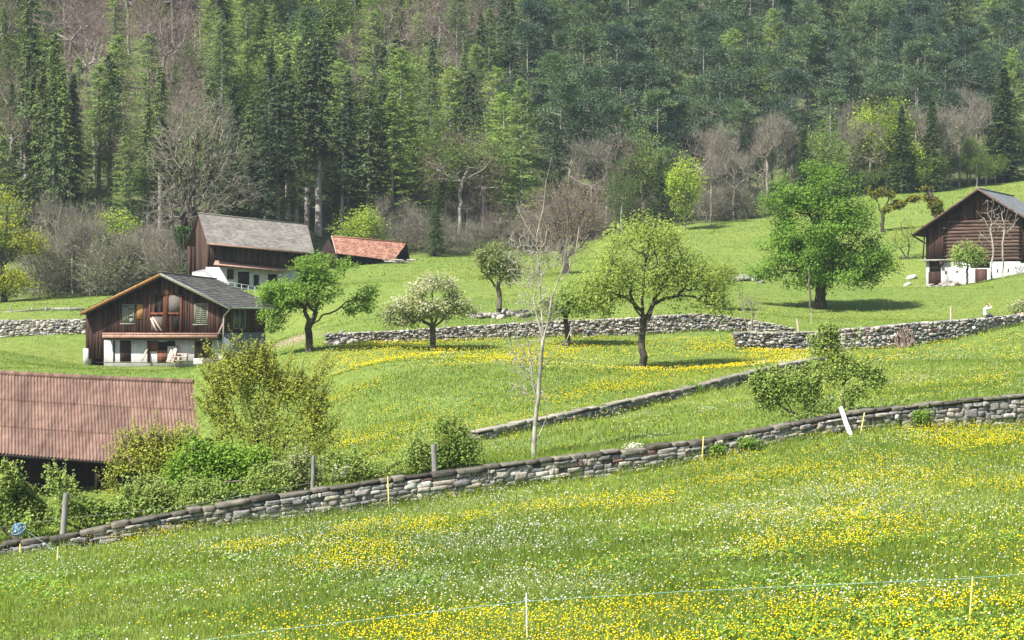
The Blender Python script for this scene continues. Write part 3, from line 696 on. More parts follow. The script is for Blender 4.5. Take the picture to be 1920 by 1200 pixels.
for s in range(3):
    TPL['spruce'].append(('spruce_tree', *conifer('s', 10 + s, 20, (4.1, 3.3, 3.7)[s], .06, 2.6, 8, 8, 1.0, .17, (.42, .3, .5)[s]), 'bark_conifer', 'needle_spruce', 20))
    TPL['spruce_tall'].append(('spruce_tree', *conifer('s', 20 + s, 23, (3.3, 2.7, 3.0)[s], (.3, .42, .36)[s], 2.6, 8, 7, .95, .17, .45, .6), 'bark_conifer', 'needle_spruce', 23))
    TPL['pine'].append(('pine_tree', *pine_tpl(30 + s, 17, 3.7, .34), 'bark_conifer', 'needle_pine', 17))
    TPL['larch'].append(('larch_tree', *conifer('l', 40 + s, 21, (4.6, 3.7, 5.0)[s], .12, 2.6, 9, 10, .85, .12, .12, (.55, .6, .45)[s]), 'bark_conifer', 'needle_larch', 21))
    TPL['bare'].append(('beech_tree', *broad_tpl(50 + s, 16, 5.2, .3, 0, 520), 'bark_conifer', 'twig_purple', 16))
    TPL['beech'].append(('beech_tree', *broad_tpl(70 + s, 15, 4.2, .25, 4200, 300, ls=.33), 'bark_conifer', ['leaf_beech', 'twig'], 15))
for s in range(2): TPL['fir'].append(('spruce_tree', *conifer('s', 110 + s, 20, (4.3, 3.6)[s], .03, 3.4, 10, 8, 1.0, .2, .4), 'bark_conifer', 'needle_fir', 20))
for s in range(3): TPL['scrub'].append(('hazel_bush', *broad_tpl(90 + s, 5.5, 3.2, .04, 260 * s, 520, ls=.22, Rt=.07), 'twig_grey', ['leaf_beech', 'twig_grey'] if s else 'twig_grey', 5.5))
for s in range(2):
    TPL['grey'].append(('ash_tree', *broad_tpl(60 + s, 12, 3.2, .25, 0, 420), 'twig_grey', 'twig_grey', 12))
    TPL['lime'].append(('maple_tree', *broad_tpl(80 + s, 9, 3.2, .18, 5200, 300, ls=.28), 'bark_conifer', ['leaf_lime', 'twig'], 9))
# several grey thicket stems share one look; leafy ones carry a few fresh leaves
_first = {}
def place(kind, var, g, height, label, group, cat='tree', rot=None, wide=1.0, rng=None):
    lst = TPL[kind]; var %= len(lst); key = (kind, var)
    name, tb, cb, bark, lm, h0 = lst[var]
    if key not in _first:
        o = tpl_object(name, label, cat, tb, cb, bark, lm); _first[key] = o
    else: o = copy_tree(_first[key])
    s = height / h0
    o.location = (float(g[0]), float(g[1]), float(g[2])); o.rotation_euler = (0, 0, rot if rot is not None else random.random() * 6.283); o.scale = (s * wide, s * wide, s)
    o['label'] = label; o['category'] = cat
    if group: o['group'] = group
    elif 'group' in o: del o['group']
    return o
# ------------------------------------------------------------------ buildings
class Face:
    """a vertical facade through two ground points given by pixel column and depth"""
    def __init__(s, pxa, Ya, pxb, Yb):
        s.a = np.array([(pxa - 960) / F * Ya, Ya]); b = np.array([(pxb - 960) / F * Yb, Yb])
        s.L = np.linalg.norm(b - s.a); s.u = (b - s.a) / s.L; s.n = np.array([s.u[1], -s.u[0]])
    def uz(s, px, py, off=0.0):
        o = s.a + s.n * off; d = np.array([(px - 960) / F, 1.0])
        A = np.array([[d[0], -s.u[0]], [d[1], -s.u[1]]]); t, k = np.linalg.solve(A, o)
        return k, (600 - py) / F * t
    def w(s, k, z, off=0.0):
        p = s.a + s.u * k + s.n * off; return np.array([p[0], p[1], z])
    def box(s, mb, k0, k1, z0, z1, n0, n1, att=.5, mi=0):
        v = [s.w(k0, z0, n1), s.w(k1, z0, n1), s.w(k1, z0, n0), s.w(k0, z0, n0), s.w(k0, z1, n1), s.w(k1, z1, n1), s.w(k1, z1, n0), s.w(k0, z1, n0)]
        mb.hexa(v, att, mi)
    def pbox(s, mb, x0, y0, x1, y1, n0, n1, att=.5, mi=0):
        k0, z1 = s.uz(x0, y0); k1, z0 = s.uz(x1, y1); s.box(mb, k0, k1, z0, z1, n0, n1, att, mi)
    def slant(s, mb, k0, k1, z0, za, zb, n0, n1, att=.5, mi=0):
        v = [s.w(k0, z0, n1), s.w(k1, z0, n1), s.w(k1, z0, n0), s.w(k0, z0, n0), s.w(k0, za, n1), s.w(k1, zb, n1), s.w(k1, zb, n0), s.w(k0, za, n0)]
        mb.hexa(v, att, mi)
    def planks(s, mb, k0, k1, zb, ztop, width, rng, n0=-.06, n1=0.0, mi=0):
        k = k0
        while k < k1 - .02:
            w_ = min(width * rng.uniform(.75, 1.25), k1 - k); j = rng.uniform(-.012, .02)
            za = ztop(k); zb_ = ztop(k + w_); b = zb(k) if callable(zb) else zb
            if max(za, zb_) > b + .05: s.slant(mb, k, k + w_ - .015, b, max(za, b + .02), max(zb_, b + .02), n0, n1 + j, rng.random(), mi)
            k += w_
def piece(f, name, mat, parent, org, rects, n0, n1, att=.5):
    mb = MB()
    for r in rects: f.pbox(mb, *r, n0, n1, att)
    return mb.build(name, M[mat], org=org, parent=parent)
def slab(mb, q, t, att=.5, mi=0):
    q = [np.asarray(p, float) for p in q]; b = [p - np.array([0, 0, t]) for p in q]
    mb.hexa(b + q, att, mi)
def tiles(mb, TL, TR, BR, BL, rows, cols, rng, lift=.03, jit=.01, mi=0, thick=.02):
    TL, TR, BR, BL = [np.asarray(p, float) for p in (TL, TR, BR, BL)]
    for r in range(rows):
        f0 = r / rows; f1 = min(1, (r + 1.12) / rows); A = TL + (BL - TL) * f0; B = TR + (BR - TR) * f0; C = TR + (BR - TR) * f1; D = TL + (BL - TL) * f1
        off = rng.random() * .9 / cols; e = [0] + [min(1, off + c / cols) for c in range(cols)] + [1]
        for a, b in zip(e[:-1], e[1:]):
            if b - a < 1e-4: continue
            z = lift + rng.normal(0, jit); up = np.array([0, 0, 1.0])
            p = [A + (B-A)*a + up*.012, A + (B-A)*b + up*.012, D + (C-D)*b + up*(z+thick), D + (C-D)*a + up*(z+thick)]
            mb.add(p + [p[2] - up*(thick+.02), p[3] - up*(thick+.02)], [(0, 3, 2, 1), (3, 5, 4, 2)], rng.random(), mi)
rb = np.random.default_rng(77)

# ---- barn house on the left ----
Z2 = lambda x, y: (130 + x / 4.8, 480 + y / 4.8)
R2 = lambda *r: (*Z2(r[0], r[1]), *Z2(r[2], r[3]))
f = Face(161, 146.6, 419, 143.3); org = f.w(f.L / 2, Hs(*(f.a + f.u * f.L / 2)))
bh = thing('barn_house', 'dark timber barn house with grey roof, whitewashed ground floor and boards leaning at its door', 'barn', org)
ov = .95
ka, za = f.uz(*Z2(820, 150), ov); kl, zl = f.uz(*Z2(92, 508), ov); kr, zr = f.uz(*Z2(1447, 455), ov)
ka_ = ka; ztop = lambda k: (za + (zl - za) * (ka_ - k) / (ka_ - kl) if k < ka_ else za + (zr - za) * (k - ka_) / (kr - ka_)) - .2
_, zgl = f.uz(161, 675); zfloor = f.uz(*Z2(700, 752))[1]; zlow = min(Hs(*f.a) , Hs(*(f.a + f.u * f.L))) - .5
DEP = 7.6
mb = MB()
kx = f.uz(*Z2(308, 700))[0]
f.planks(mb, 0, kx, lambda k: f.uz(*Z2(200, 925))[1], ztop, .26, rb)
f.planks(mb, kx, f.L, zfloor, ztop, .24, rb, n1=.02)
bk = Face(161, 146.6, 419, 143.3); sd_a = f.a + f.u * f.L
g = Face(161, 1, 162, 1); g.a = sd_a; g.u = -f.n; g.n = f.u.copy(); g.L = DEP           # right side wall
zmid = g.uz(*Z2(1500, 690))[1]
g.planks(mb, 0.0, DEP, zmid, lambda k: ztop(f.L - .1), .25, rb, n0=-.06, n1=0)
h = Face(161, 1, 162, 1); h.a = f.a - f.n * DEP; h.u = f.n; h.n = -f.u; h.L = DEP
h.planks(mb, 0, DEP - .07, zlow, lambda k: ztop(0), .3, rb, n0=-.06, n1=0)
f.planks(mb, 0, f.L, zlow, ztop, .4, rb, n0=-DEP - .05, n1=-DEP)
mb.build('timber_wall', M['planks'], org=org, parent=bh)
mb = MB(); f.box(mb, kx, f.L - .002, zlow, zfloor - .003, -.35, -.04, .6); mb.build('plaster_wall', M['plaster'], org=org, parent=bh)
mb = MB(); g.box(mb, .01, DEP, zlow, zmid - .003, -.35, .0, .5)
mb.build('side_wall', [M['plaster_grey']], org=org, parent=bh)
piece(f, 'corner_pier', 'plaster', bh, org, [R2(125, 832, 172, 990)], -.8, .03, .95)
# upright posts splitting the whitewash, doors
for r in ((395, 760, 405, 950), (703, 760, 722, 955)): piece(f, 'post', 'planks', bh, org, [R2(*r)], -.04, .03)
d = piece(f, 'door', 'planks', bh, org, [R2(455, 760, 552, 950)], -.04, .0, .3)
d = piece(f, 'door', 'planks_red', bh, org, [R2(790, 855, 880, 958), R2(700, 762, 800, 858)], -.04, .0, .3); piece(f, 'rail', 'pink_wood', d, org, [R2(790, 852, 880, 858), R2(790, 900, 880, 904)], 0, .03)
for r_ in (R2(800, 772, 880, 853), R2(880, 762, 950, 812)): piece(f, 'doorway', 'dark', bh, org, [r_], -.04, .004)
d = piece(f, 'door', 'planks', bh, org, [R2(1130, 762, 1280, 918)], -.04, .0, .6); piece(f, 'frame', 'grey_wood', d, org, [R2(1124, 755, 1132, 920)], -.04, .04)
# bressummer ledge (balcony plank)
k0, z1 = f.uz(*Z2(296, 690), .8); k1, z0 = f.uz(*Z2(1340, 722), .8)
mb = MB()
for i in range(5): f.box(mb, k0, k1, z1 - .11, z1 - .02 + rb.normal(0, .01), .04 + i * .16, .19 + i * .16, rb.random())
f.box(mb, k0, k1 - .1, z0 - .16, z1 - .112, .62, .8, .7)
ld = mb.build('ledge', M['pink_wood'], org=org, parent=bh)
for kk in np.linspace(k0 + .3, k1 - .4, 8): mb = MB(); f.box(mb, kk, kk + .14, z1 - .3, z1 - .115, 0, .6, .4); mb.build('bracket', M['planks'], org=org, parent=ld)
mb = MB(); mb.beam(f.w(*f.uz(*Z2(1325, 735), .6), .6), f.w(*f.uz(*Z2(1385, 605), .06), .06), .1, .1); mb.build('brace', M['pink_wood'], org=org, parent=bh)
# windows and openings
w = piece(f, 'window', 'shutter', bh, org, [R2(462, 605, 595, 617), R2(478, 440, 486, 606), R2(578, 436, 586, 606), R2(478, 434, 586, 442), R2(526, 440, 536, 606)], 0, .07)
piece(f, 'pane', 'glass', w, org, [R2(484, 440, 580, 607)], 0, .03)
piece(f, 'curtain', 'shutter', w, org, [R2(487, 460, 524, 602), R2(540, 445, 576, 470), R2(540, 480, 576, 510), R2(540, 520, 576, 548), R2(540, 560, 576, 600)], .03, .045)
piece(f, 'hatch', 'new_wood', bh, org, [R2(610, 435, 665, 567)], 0, .06)
w = piece(f, 'window', 'shutter', bh, org, [R2(1112, 612, 1250, 624), R2(1130, 432, 1140, 612), R2(1240, 432, 1252, 612), R2(1130, 426, 1252, 436)], 0, .08)
piece(f, 'shutter', 'shutter', w, org, [R2(1180, 436, 1190, 612)] + [R2(1140, y, 1240, y + 9) for y in range(440, 608, 17)], .02, .05, .3)
piece(f, 'pane', 'glass', w, org, [R2(1138, 434, 1242, 614)], 0, .02)
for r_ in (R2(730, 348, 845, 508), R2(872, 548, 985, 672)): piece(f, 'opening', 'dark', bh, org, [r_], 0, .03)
for r_ in (R2(888, 355, 1002, 516), R2(722, 548, 838, 678)): piece(f, 'panel', 'net', bh, org, [r_], 0, .045)
mb = MB()
for r in ((848, 232, 893, 678), (725, 510, 1005, 528), (1000, 350, 1018, 680), (722, 340, 732, 680)): f.pbox(mb, *R2(*r), 0, .1, rb.random())
mb.build('beam', M['planks_red'], org=org, parent=bh)
piece(f, 'block', 'new_wood', bh, org, [R2(866, 305, 900, 348)], .05, .14)
for r_ in (R2(872, 235, 900, 303), R2(958, 262, 990, 348)): piece(f, 'strut', 'log_brown', bh, org, [r_], .02, .13, .8)
mb = MB()
for (x0, y0, x1, y1) in ((735, 560, 790, 675), (752, 552, 832, 672)): mb.beam(f.w(*f.uz(*Z2(x0, y0), .2), .2), f.w(*f.uz(*Z2(x1, y1), .45), .45), .2, .04, rb.random())
tag(mb.build('plank', M['pale_wood'], org=f.w(*f.uz(*Z2(800, 675), .4), .4)), 'two pale boards leaning on the ledge below the small grey gable panel', 'boards')
w = piece(g, 'window', 'shutter', bh, org, [(*Z2(1475, 480), *Z2(1482, 652)), (*Z2(1572, 482), *Z2(1582, 650)), (*Z2(1475, 645), *Z2(1582, 655)), (*Z2(1475, 478), *Z2(1582, 484)), (*Z2(1524, 484), *Z2(1532, 650))], 0, .06)
piece(g, 'pane', 'glass', w, org, [(*Z2(1482, 484), *Z2(1572, 648))], 0, .02)
# roof
bo = .95
RF = lambda k, z, off: f.w(k, z, off)
back = -(DEP + 1.0)
A = RF(ka, za, ov); Lf = RF(kl, zl, ov); Rr_ = RF(kr, zr, ov); A2 = RF(ka, za - .3, back); L2 = RF(kl, zl - .1, back); R2_ = RF(kr, zr - .05, back)
dn = np.array([0, 0, .07]); mb = MB(); slab(mb, [Lf - dn, A - dn, A2 - dn * 2, L2 - dn], .1); slab(mb, [A - dn, Rr_ - dn, R2_ - dn, A2 - dn * 2], .1)
rf = mb.build('roof', M['planks'], org=org, parent=bh)
mb = MB(); tiles(mb, A, A2, R2_, Rr_, 17, 22, rb); tiles(mb, A2, A, Lf, L2, 17, 22, rb); mb.beam(A + [0, 0, .06], A2 + [0, 0, .05], .3, .06, .5)
mb.build('shingles', M['roof_grey'], org=org, parent=rf)
mb = MB(); n_ = np.array([*f.n, 0]) * .03
mb.beam(A + n_ - [0, 0, .1], Lf + n_ - [0, 0, .1], .05, .12, .6); mb.build('bargeboard', M['new_wood'], org=org, parent=rf)
mb = MB(); mb.beam(A + n_ - [0, 0, .07], Rr_ + n_ - [0, 0, .07], .05, .12, .4, 0); mb.build('bargeboard', M['grey_wood'], org=org, parent=rf)
def scallop(E0, E1, n, mat):
    mb = MB(); V = []; Q = []; T3 = []; th = np.array([f.n[0], f.n[1], 0]) * .02
    for i in range(n + 1):
        p = E0 + (E1 - E0) * (i / n) + n_ - [0, 0, .13]
        for o in (th, -th): V += [p + o, p + o - [0, 0, .07]]
    m = 4 * (n + 1)
    for i in range(n):
        p = E0 + (E1 - E0) * ((i + .5) / n) + n_ - [0, 0, .3]; V += [p + th, p - th]; j = 4 * i; k = m + 2 * i
        Q += [(j, j+4, j+5, j+1), (j+2, j+3, j+7, j+6), (j, j+2, j+6, j+4), (j+1, k, k+1, j+3), (j+5, j+7, k+1, k)]; T3 += [(j+1, j+5, k), (j+3, k+1, j+7)]
    mb.add(V, Q); n0 = mb.n; mb.v.append(np.zeros((0, 3))); mb.f.append((np.array(T3), np.full(len(T3), .5), np.zeros(len(T3), int))); mb.build('trim', M[mat], org=org, parent=rf)
scallop(A, Rr_, 30, 'shutter'); scallop(A, Lf, 34, 'new_wood')
mb = MB(); q = [Rr_ + [0.05, 0, -.1], f.w(*f.uz(*Z2(1390, 540), .1), .1), f.w(*f.uz(*Z2(1376, 900), .1), .1)]; mb.tube(q, .06, 8); mb.tube([Rr_ + [.06, 0, -.08], R2_ + [.06, 0, -.08]], .07, 8)
mb.build('downpipe', M['metal'], org=org, parent=bh)
# things leaning at the front
rl = np.random.default_rng(5)
for i, (x0, y0, x1, y1) in enumerate([(880, 955, 925, 830), (895, 955, 965, 800), (930, 958, 970, 805), (925, 955, 945, 860), (650, 945, 705, 830)]):
    mb = MB(); a = f.w(*f.uz(*Z2(x0, y0), .9), .9); b = f.w(*f.uz(*Z2(x1, y1), .1), .1); mb.beam(a, b, .16, .04, rl.random())
    o = mb.build('leaning_board', M['pale_wood'], org=a)
    if i < 4: tag(o, 'pale board leaning in a loose bundle beside the dark doorway of the barn house', 'board', 'boards leaning beside the dark doorway')
    else: tag(o, 'single pale board leaning on the whitewashed wall of the barn house', 'board')
bn = thing('bench', 'rough pale wooden bench beside the leaning boards on the barn house front', 'bench', f.w(*f.uz(*Z2(1030, 955), .7), .7)); bo_ = np.array(bn.location)
for nm, rs in (('seat', [(955, 903, 1095, 912)]), ('backrest', [(985, 876, 1100, 886)]), ('shelf', [(945, 935, 1080, 944)]), ('leg', [(962, 880, 972, 955)]), ('leg', [(1080, 880, 1090, 950)]), ('leg', [(1015, 905, 1026, 955)])):
    mb = MB()
    for r in rs: f.pbox(mb, *R2(*r), .35 if nm != 'leg' else .4, .75 if nm != 'backrest' else .4, rl.random())
    mb.build(nm, M['pale_wood'], org=bo_, parent=bn)
mb = MB(); mb2 = f.w(*f.uz(*Z2(1170, 975), .6), .6); stones(mb, np.array([mb2 + [0, 0, .2]]), np.array([[.42, 0, 0]]), np.array([[0, .25, 0]]), np.array([[0, 0, .25]]), ST3, rl, .01, np.array([.84]), pn=12)
tag(mb.build('stone_block', M['plaster'], org=mb2), 'squared white block standing in the grass at the front right door of the barn house', 'block')
mb = MB(); f.pbox(mb, *R2(295, 953, 960, 963), .75, .9, .3); tag(mb.build('edging_board', M['log_brown'], org=f.w(*f.uz(*Z2(600, 963), .8), .8)), 'long dark board lying along the foot of the barn house front', 'board')
rubble('pile of white stones at the lower right corner of the barn house', [(420, 143.5, 14, .3, .5)], 3, .25)

# ---- second barn, grey roof ----
Z3 = lambda x, y: (320 + x / 4.174, 380 + y / 4.174)
R3 = lambda *r: (*Z3(r[0], r[1]), *Z3(r[2], r[3]))
f = Face(389, 184, 575, 189.3); org = f.w(f.L / 2, Hs(*(f.a + f.u * f.L / 2)))
b2 = thing('hay_barn', 'tall dark barn with pale grey pitched roof and whitewashed base, behind the barn house', 'barn', org)
gz = min(Hs(*f.a), Hs(*(f.a + f.u * f.L))) - .6
EL = P(387.8, 455.5, 182.8); ER = P(589.5, 474.6, 188.3); RL = P(371, 400, 187.2); RR = P(576, 421, 192.6); BL = P(346, 462.5, 191.8); BR = BL + (ER - EL)
ze = lambda k: EL[2] + (ER[2] - EL[2]) * k / f.L - .1; gmb = MB()
zp = f.uz(*Z3(400, 505))[1]
mb = MB(); f.planks(mb, 0, f.L, zp, ze, .26, rb)
W = 5.2; hg = Face(367, 188.6, 389, 184); WG = hg.L
zr_ = RL[2]; hg.planks(gmb, .0, WG - .03, gz, lambda k: min(ze(0) + (zr_ - ze(0)) * (1 - abs(k - WG * .3) / (WG * .7)) * .9, zr_ - .3), .27, rb)
rg = Face(1, 1, 2, 1); rg.a = f.a + f.u * f.L; rg.u = -f.n; rg.n = f.u.copy(); rg.L = W
rg.planks(mb, .1, W - .1, gz, lambda k: min(ze(f.L) + (RR[2] - ze(f.L)) * (1 - abs(k - W / 2) / (W / 2)) * .93, RR[2] - .2), .27, rb)
f.planks(mb, 0, f.L, gz, ze, .4, rb, n0=-W - .05, n1=-W)
mb.build('timber_wall', M['planks'], org=org, parent=b2)
gmb.build('gable_wall', M['log_brown'], org=org, parent=b2)
mb = MB(); f.box(mb, -.02, f.L + .02, gz, zp - .003, -.4, .03, .7); mb.build('plaster_wall', M['plaster'], org=org, parent=b2)
for r in ((440, 520, 490, 600), (525, 540, 612, 662)):
    dd = piece(f, 'door', 'planks', b2, org, [R3(*r)], 0, .08, .2)
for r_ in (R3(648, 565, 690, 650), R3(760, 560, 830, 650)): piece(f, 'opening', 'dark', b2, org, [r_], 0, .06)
mb = MB(); q = [P(*Z3(350, 450), 184.3), P(*Z3(930, 512), 188.4), P(*Z3(940, 536), 187.4), P(*Z3(335, 482), 183.2)]; slab(mb, q, .08); pr = mb.build('lower_roof', M['pink_wood'], org=org, parent=b2)
mb = MB(); slab(mb, [p - dn for p in (RL, RR, ER, EL)], .1); slab(mb, [p - dn for p in (RR, RL, BL, BR)], .1); rf = mb.build('roof', M['planks'], org=org, parent=b2)
mb = MB(); tiles(mb, RL, RR, ER, EL, 18, 34, rb); tiles(mb, RR, RL, BL, BR, 18, 34, rb); mb.beam(RL + [0, 0, .04], RR + [0, 0, .04], .3, .08); mb.build('shingles', M['roof_pale'], org=org, parent=rf)
mb = MB(); mb.beam(EL - [0, 0.03, .07], ER - [0, 0.03, .07], .06, .16); mb.build('fascia', M['pink_wood'], org=org, parent=rf)
# terrace railing
rl0 = thing('railing', 'thin grey railing on the terrace before the whitewashed base of the tall barn', 'railing', P(440, 545, 178))
mb = MB(); mb.beam(P(378, 521, 179), P(478, 537, 178), .07, .05); mb.beam(P(378, 528, 179), P(478, 544, 178), .05, .04); mb.build('handrail', M['metal'], org=rl0.location, parent=rl0)
for t_ in np.linspace(0, 1, 9):
    mb = MB(); p = P(378 + 100 * t_, 521 + 16 * t_, 179 - t_); mb.beam(p, p - [0, 0, 1.1], .05, .05); mb.build('baluster', M['metal'], org=rl0.location, parent=rl0)
mb = MB(); q = [P(360, 510, 183), P(386, 504, 181.5), P(400, 521, 180), P(362, 524, 181)]
mb.hexa([p - np.array([0, 0, 1.2]) for p in q] + q); tag(mb.build('retaining_wall', M['plaster'], org=q[2] - [0, 0, 1.2]), 'low cream terrace wall at the left corner of the tall grey-roofed barn', 'wall')

# ---- barn with the red tiled roof ----
EL = P(631, 475, 212); ER = P(738, 488.5, 215.5); RL = P(622, 443, 214.6); RR = P(763, 455.5, 219.5); BL = P(611, 475, 218); BR = P(768, 486, 223)
f = Face(633, 212.6, 741, 216.2); org = f.w(f.L / 2, Hs(*(f.a + f.u * f.L / 2)))
b3 = thing('shed', 'low shed with an orange-red tiled roof at the foot of the wood', 'shed', org)
mb = MB(); gz = Hs(*f.a) - 1; f.planks(mb, 0, f.L, gz, lambda k: EL[2] + (ER[2] - EL[2]) * k / f.L - .1, .25, rb)
W = 5; hg = Face(1, 1, 2, 1); hg.a = f.a - f.n * W; hg.u = f.n; hg.n = -f.u
hg.planks(mb, .1, W - .1, gz, lambda k: EL[2] + (RL[2] - EL[2]) * (1 - abs(k - W / 2) / (W / 2)) * .9 - .1, .27, rb)
rg = Face(1, 1, 2, 1); rg.a = f.a + f.u * f.L; rg.u = -f.n; rg.n = f.u.copy(); rg.planks(mb, .1, W - .1, gz, lambda k: ER[2] + (RR[2] - ER[2]) * (1 - abs(k - W / 2) / (W / 2)) * .9 - .1, .27, rb)
f.planks(mb, 0, f.L, gz, lambda k: EL[2] - .1, .4, rb, n0=-W - .05, n1=-W)
mb.build('wall', M['planks_dark'], org=org, parent=b3)
mb = MB(); slab(mb, [RL, RR, ER, EL], .1); slab(mb, [RR, RL, BL, BR], .1); rf = mb.build('roof', M['planks_dark'], org=org, parent=b3)
mb = MB(); tiles(mb, RL, RR, ER, EL, 16, 34, rb, jit=.02); tiles(mb, RR, RL, BL, BR, 16, 34, rb); mb.beam(RL + [0, 0, .04], RR + [0, 0, .04], .3, .1); mb.build('tiles', M['roof_red'], org=org, parent=rf)
mb = MB(); mb.beam(EL + [-.02, -.03, -.03], RL + [-.02, -.03, 0.02], .06, .2); mb.build('bargeboard', M['pale_wood'], org=org, parent=rf)
mb = MB(); c_ = hit(750, 494); rr_ = np.random.default_rng(4)
for i in range(16):
    th = rr_.normal(0, .5); a = c_ + np.array([rr_.normal(0, .6), rr_.normal(0, .5), .05 + rr_.random() * .35]); v = np.array([math.cos(th), math.sin(th), rr_.normal(0, .1)]) * rr_.uniform(.4, .9)
    mb.tube([a - v, a + v], .07, 6, rr_.random())
tag(mb.build('log_pile', M['bark_pale'], org=c_), 'small grey heap of cut wood at the right end of the red-roofed shed', 'wood pile')

# ---- shed in the hollow with wavy roof ----
RLs = P(-95, 694, 103.5); RRs = P(362, 717, 102.5); ERs = P(380, 878, 95.0); ELs = P(-100, 842, 96.0)
org = np.array([(ELs[0] + ERs[0]) / 2, 96, Hs((ELs[0] + ERs[0]) / 2, 96)])
b4 = thing('open_shed', 'open dark shed with a wide brown corrugated roof in the lower left hollow', 'shed', org)
mb = MB(); mbr = RRs - ERs; BRs = P(0, 0, 1) * 0 + RRs + (RRs - ERs) * np.array([1, 1, -1]) ; BLs = RLs + (RLs - ELs) * np.array([1, 1, -1])
nw = int(np.linalg.norm(RRs - RLs) / .178); prof = nw * 6; rows = 3
def wavy(T0, T1, B1, B0, sgn):
    for r in range(rows):
        a = r / rows; b = min(1, (r + 1.04) / rows)
        k = np.linspace(0, 1, prof + 1); s = .036 * np.cos(k * nw * 2 * math.pi)
        sag = np.sin(k * math.pi) * -.06
        for ca, cb_, zz0, zz1 in ((a, b, 0, .02),):
            p0 = (T0 + (B0 - T0) * ca)[None] + k[:, None] * ((T1 + (B1 - T1) * ca) - (T0 + (B0 - T0) * ca))[None]; p1 = (T0 + (B0 - T0) * cb_)[None] + k[:, None] * ((T1 + (B1 - T1) * cb_) - (T0 + (B0 - T0) * cb_))[None]
            p0 = p0.copy(); p1 = p1.copy(); p0[:, 2] += s + sag + zz0; p1[:, 2] += s + sag + zz1 + .02
            V = np.concatenate([p0, p1]); n = prof + 1; i = np.arange(prof); Q = np.stack([i, i + 1, i + 1 + n, i + n], 1)
            sheet = np.repeat(rb.random(nw // 5 + 2), 30)[:prof]
            mb.add(V, Q if sgn > 0 else Q[:, ::-1], sheet)
wavy(RLs, RRs, ERs, ELs, -1); wavy(RLs, RRs, BRs, BLs, 1)
rf = mb.build('roof', M['roof_wave'], org=org, parent=b4, smooth=True)
mb = MB()
for i in range(nw // 2):
    a = RLs + (RRs - RLs) * (i / (nw // 2)); b = RLs + (RRs - RLs) * ((i + .96) / (nw // 2)); sg = np.array([0, 0, .02 - math.sin((i + .5) / (nw // 2) * math.pi) * .06]); mb.tube([a + sg, b + sg], [.17, .15], 10, rb.random())
mb.build('ridge_cap', M['roof_wave'], org=org, parent=rf, smooth=True)
mb = MB(); mb.beam(ELs + [0, .1, -.1], ERs + [-.2, .1, -.1], .1, .14); mb.tube([ELs + [0, -.04, -.1], ERs + [0, -.04, -.1]], .06, 8); mb.build('gutter', M['dark'], org=org, parent=b4)
for t_ in np.linspace(.02, .96, 6):
    p = ELs + (ERs - ELs) * t_ + [0, .35, -.15]; mb = MB(); mb.beam(p, [p[0], p[1], Hs(p[0], p[1]) - .3], .18, .18, rb.random()); mb.build('post', M['planks_dark'], org=org, parent=b4)
mb = MB(); xa = ELs[0] + .4; xb = ERs[0] - .9; yb = RRs[1] + 5
for (x0, y0, x1, y1, zt) in ((xa, 98.5, xb, 98.56, ERs[2] + 1.0), (xb, 98.6, xb + .08, yb, ERs[2] + .8), (xa, yb, xb, yb + .08, ERs[2] + .6), (xa - .08, 98.6, xa, yb, ERs[2] + .8)): mb.box((x0, y0, -10.5), (x1, y1, zt))
mb.build('wall', M['planks_dark'], org=org, parent=b4)

# ---- log barn on the right ----
Z5 = lambda x, y: (1660 + x / 5, 330 + y / 5)
R5 = lambda *r: (*Z5(r[0], r[1]), *Z5(r[2], r[3]))
f = Face(1736.5, 185, 1932, 180.2); org = f.w(f.L / 2, Hs(*(f.a + f.u * f.L / 2)))
b5 = thing('log_barn', 'log barn with slate roof and white base at the right edge of the upper meadow', 'barn', org)
ov = 1.15
ka, za = f.uz(*Z5(868, 116), ov); kl, zl = f.uz(*Z5(257, 545), ov); sl_ = (za - zl) / (ka - kl); kr = ka + (ka - kl); zr = zl + .1
ztop = lambda k, ka=ka, za=za, sl=sl_: za - abs(k - ka) * sl - .2
k1 = f.uz(*Z5(565, 600))[0]; k2 = f.uz(*Z5(1268, 600))[0]; zf = f.uz(*Z5(500, 792))[1]; zlogt = f.uz(*Z5(900, 412))[1]; zlogb = f.uz(*Z5(1000, 792))[1]
gz = min(Hs(*f.a), Hs(*(f.a + f.u * f.L))) - .8
DEP = 11
mb = MB(); f.planks(mb, 0, k1, zf, ztop, .24, rb, n1=.05); f.planks(mb, k2, f.L, zf - .3, ztop, .24, rb, n1=.05); f.planks(mb, k1 + .002, k2 - .002, zlogt, ztop, .24, rb, n1=.0)
h = Face(1, 1, 2, 1); h.a = f.a - f.n * DEP; h.u = f.n; h.n = -f.u; h.planks(mb, 0, DEP - .07, zf, lambda k: ztop(0), .3, rb)
rg = Face(1, 1, 2, 1); rg.a = f.a + f.u * f.L; rg.u = -f.n; rg.n = f.u.copy(); rg.planks(mb, 0.07, DEP, zf, lambda k: ztop(f.L), .3, rb)
f.planks(mb, 0, f.L, zf, ztop, .4, rb, n0=-DEP - .05, n1=-DEP)
mb.build('plank_wall', M['planks'], org=org, parent=b5)
mb = MB(); nl_ = 12; zz = np.linspace(zlogb, zlogt, nl_ + 1)
for i in range(nl_):
    r_ = (zz[1] - zz[0]) / 2; zc = (zz[i] + zz[i+1]) / 2; a = f.w(k1 - .15, zc, -.02); b = f.w(k2 + .15, zc, -.02); m_ = [a + (b - a) * t_ + np.array([0, 0, rb.normal(0, .015)]) for t_ in np.linspace(0, 1, 7)]
    mb.tube(m_, r_ * 1.0 + np.abs(rb.normal(0, .006, 7)) - .01, 10, rb.random())
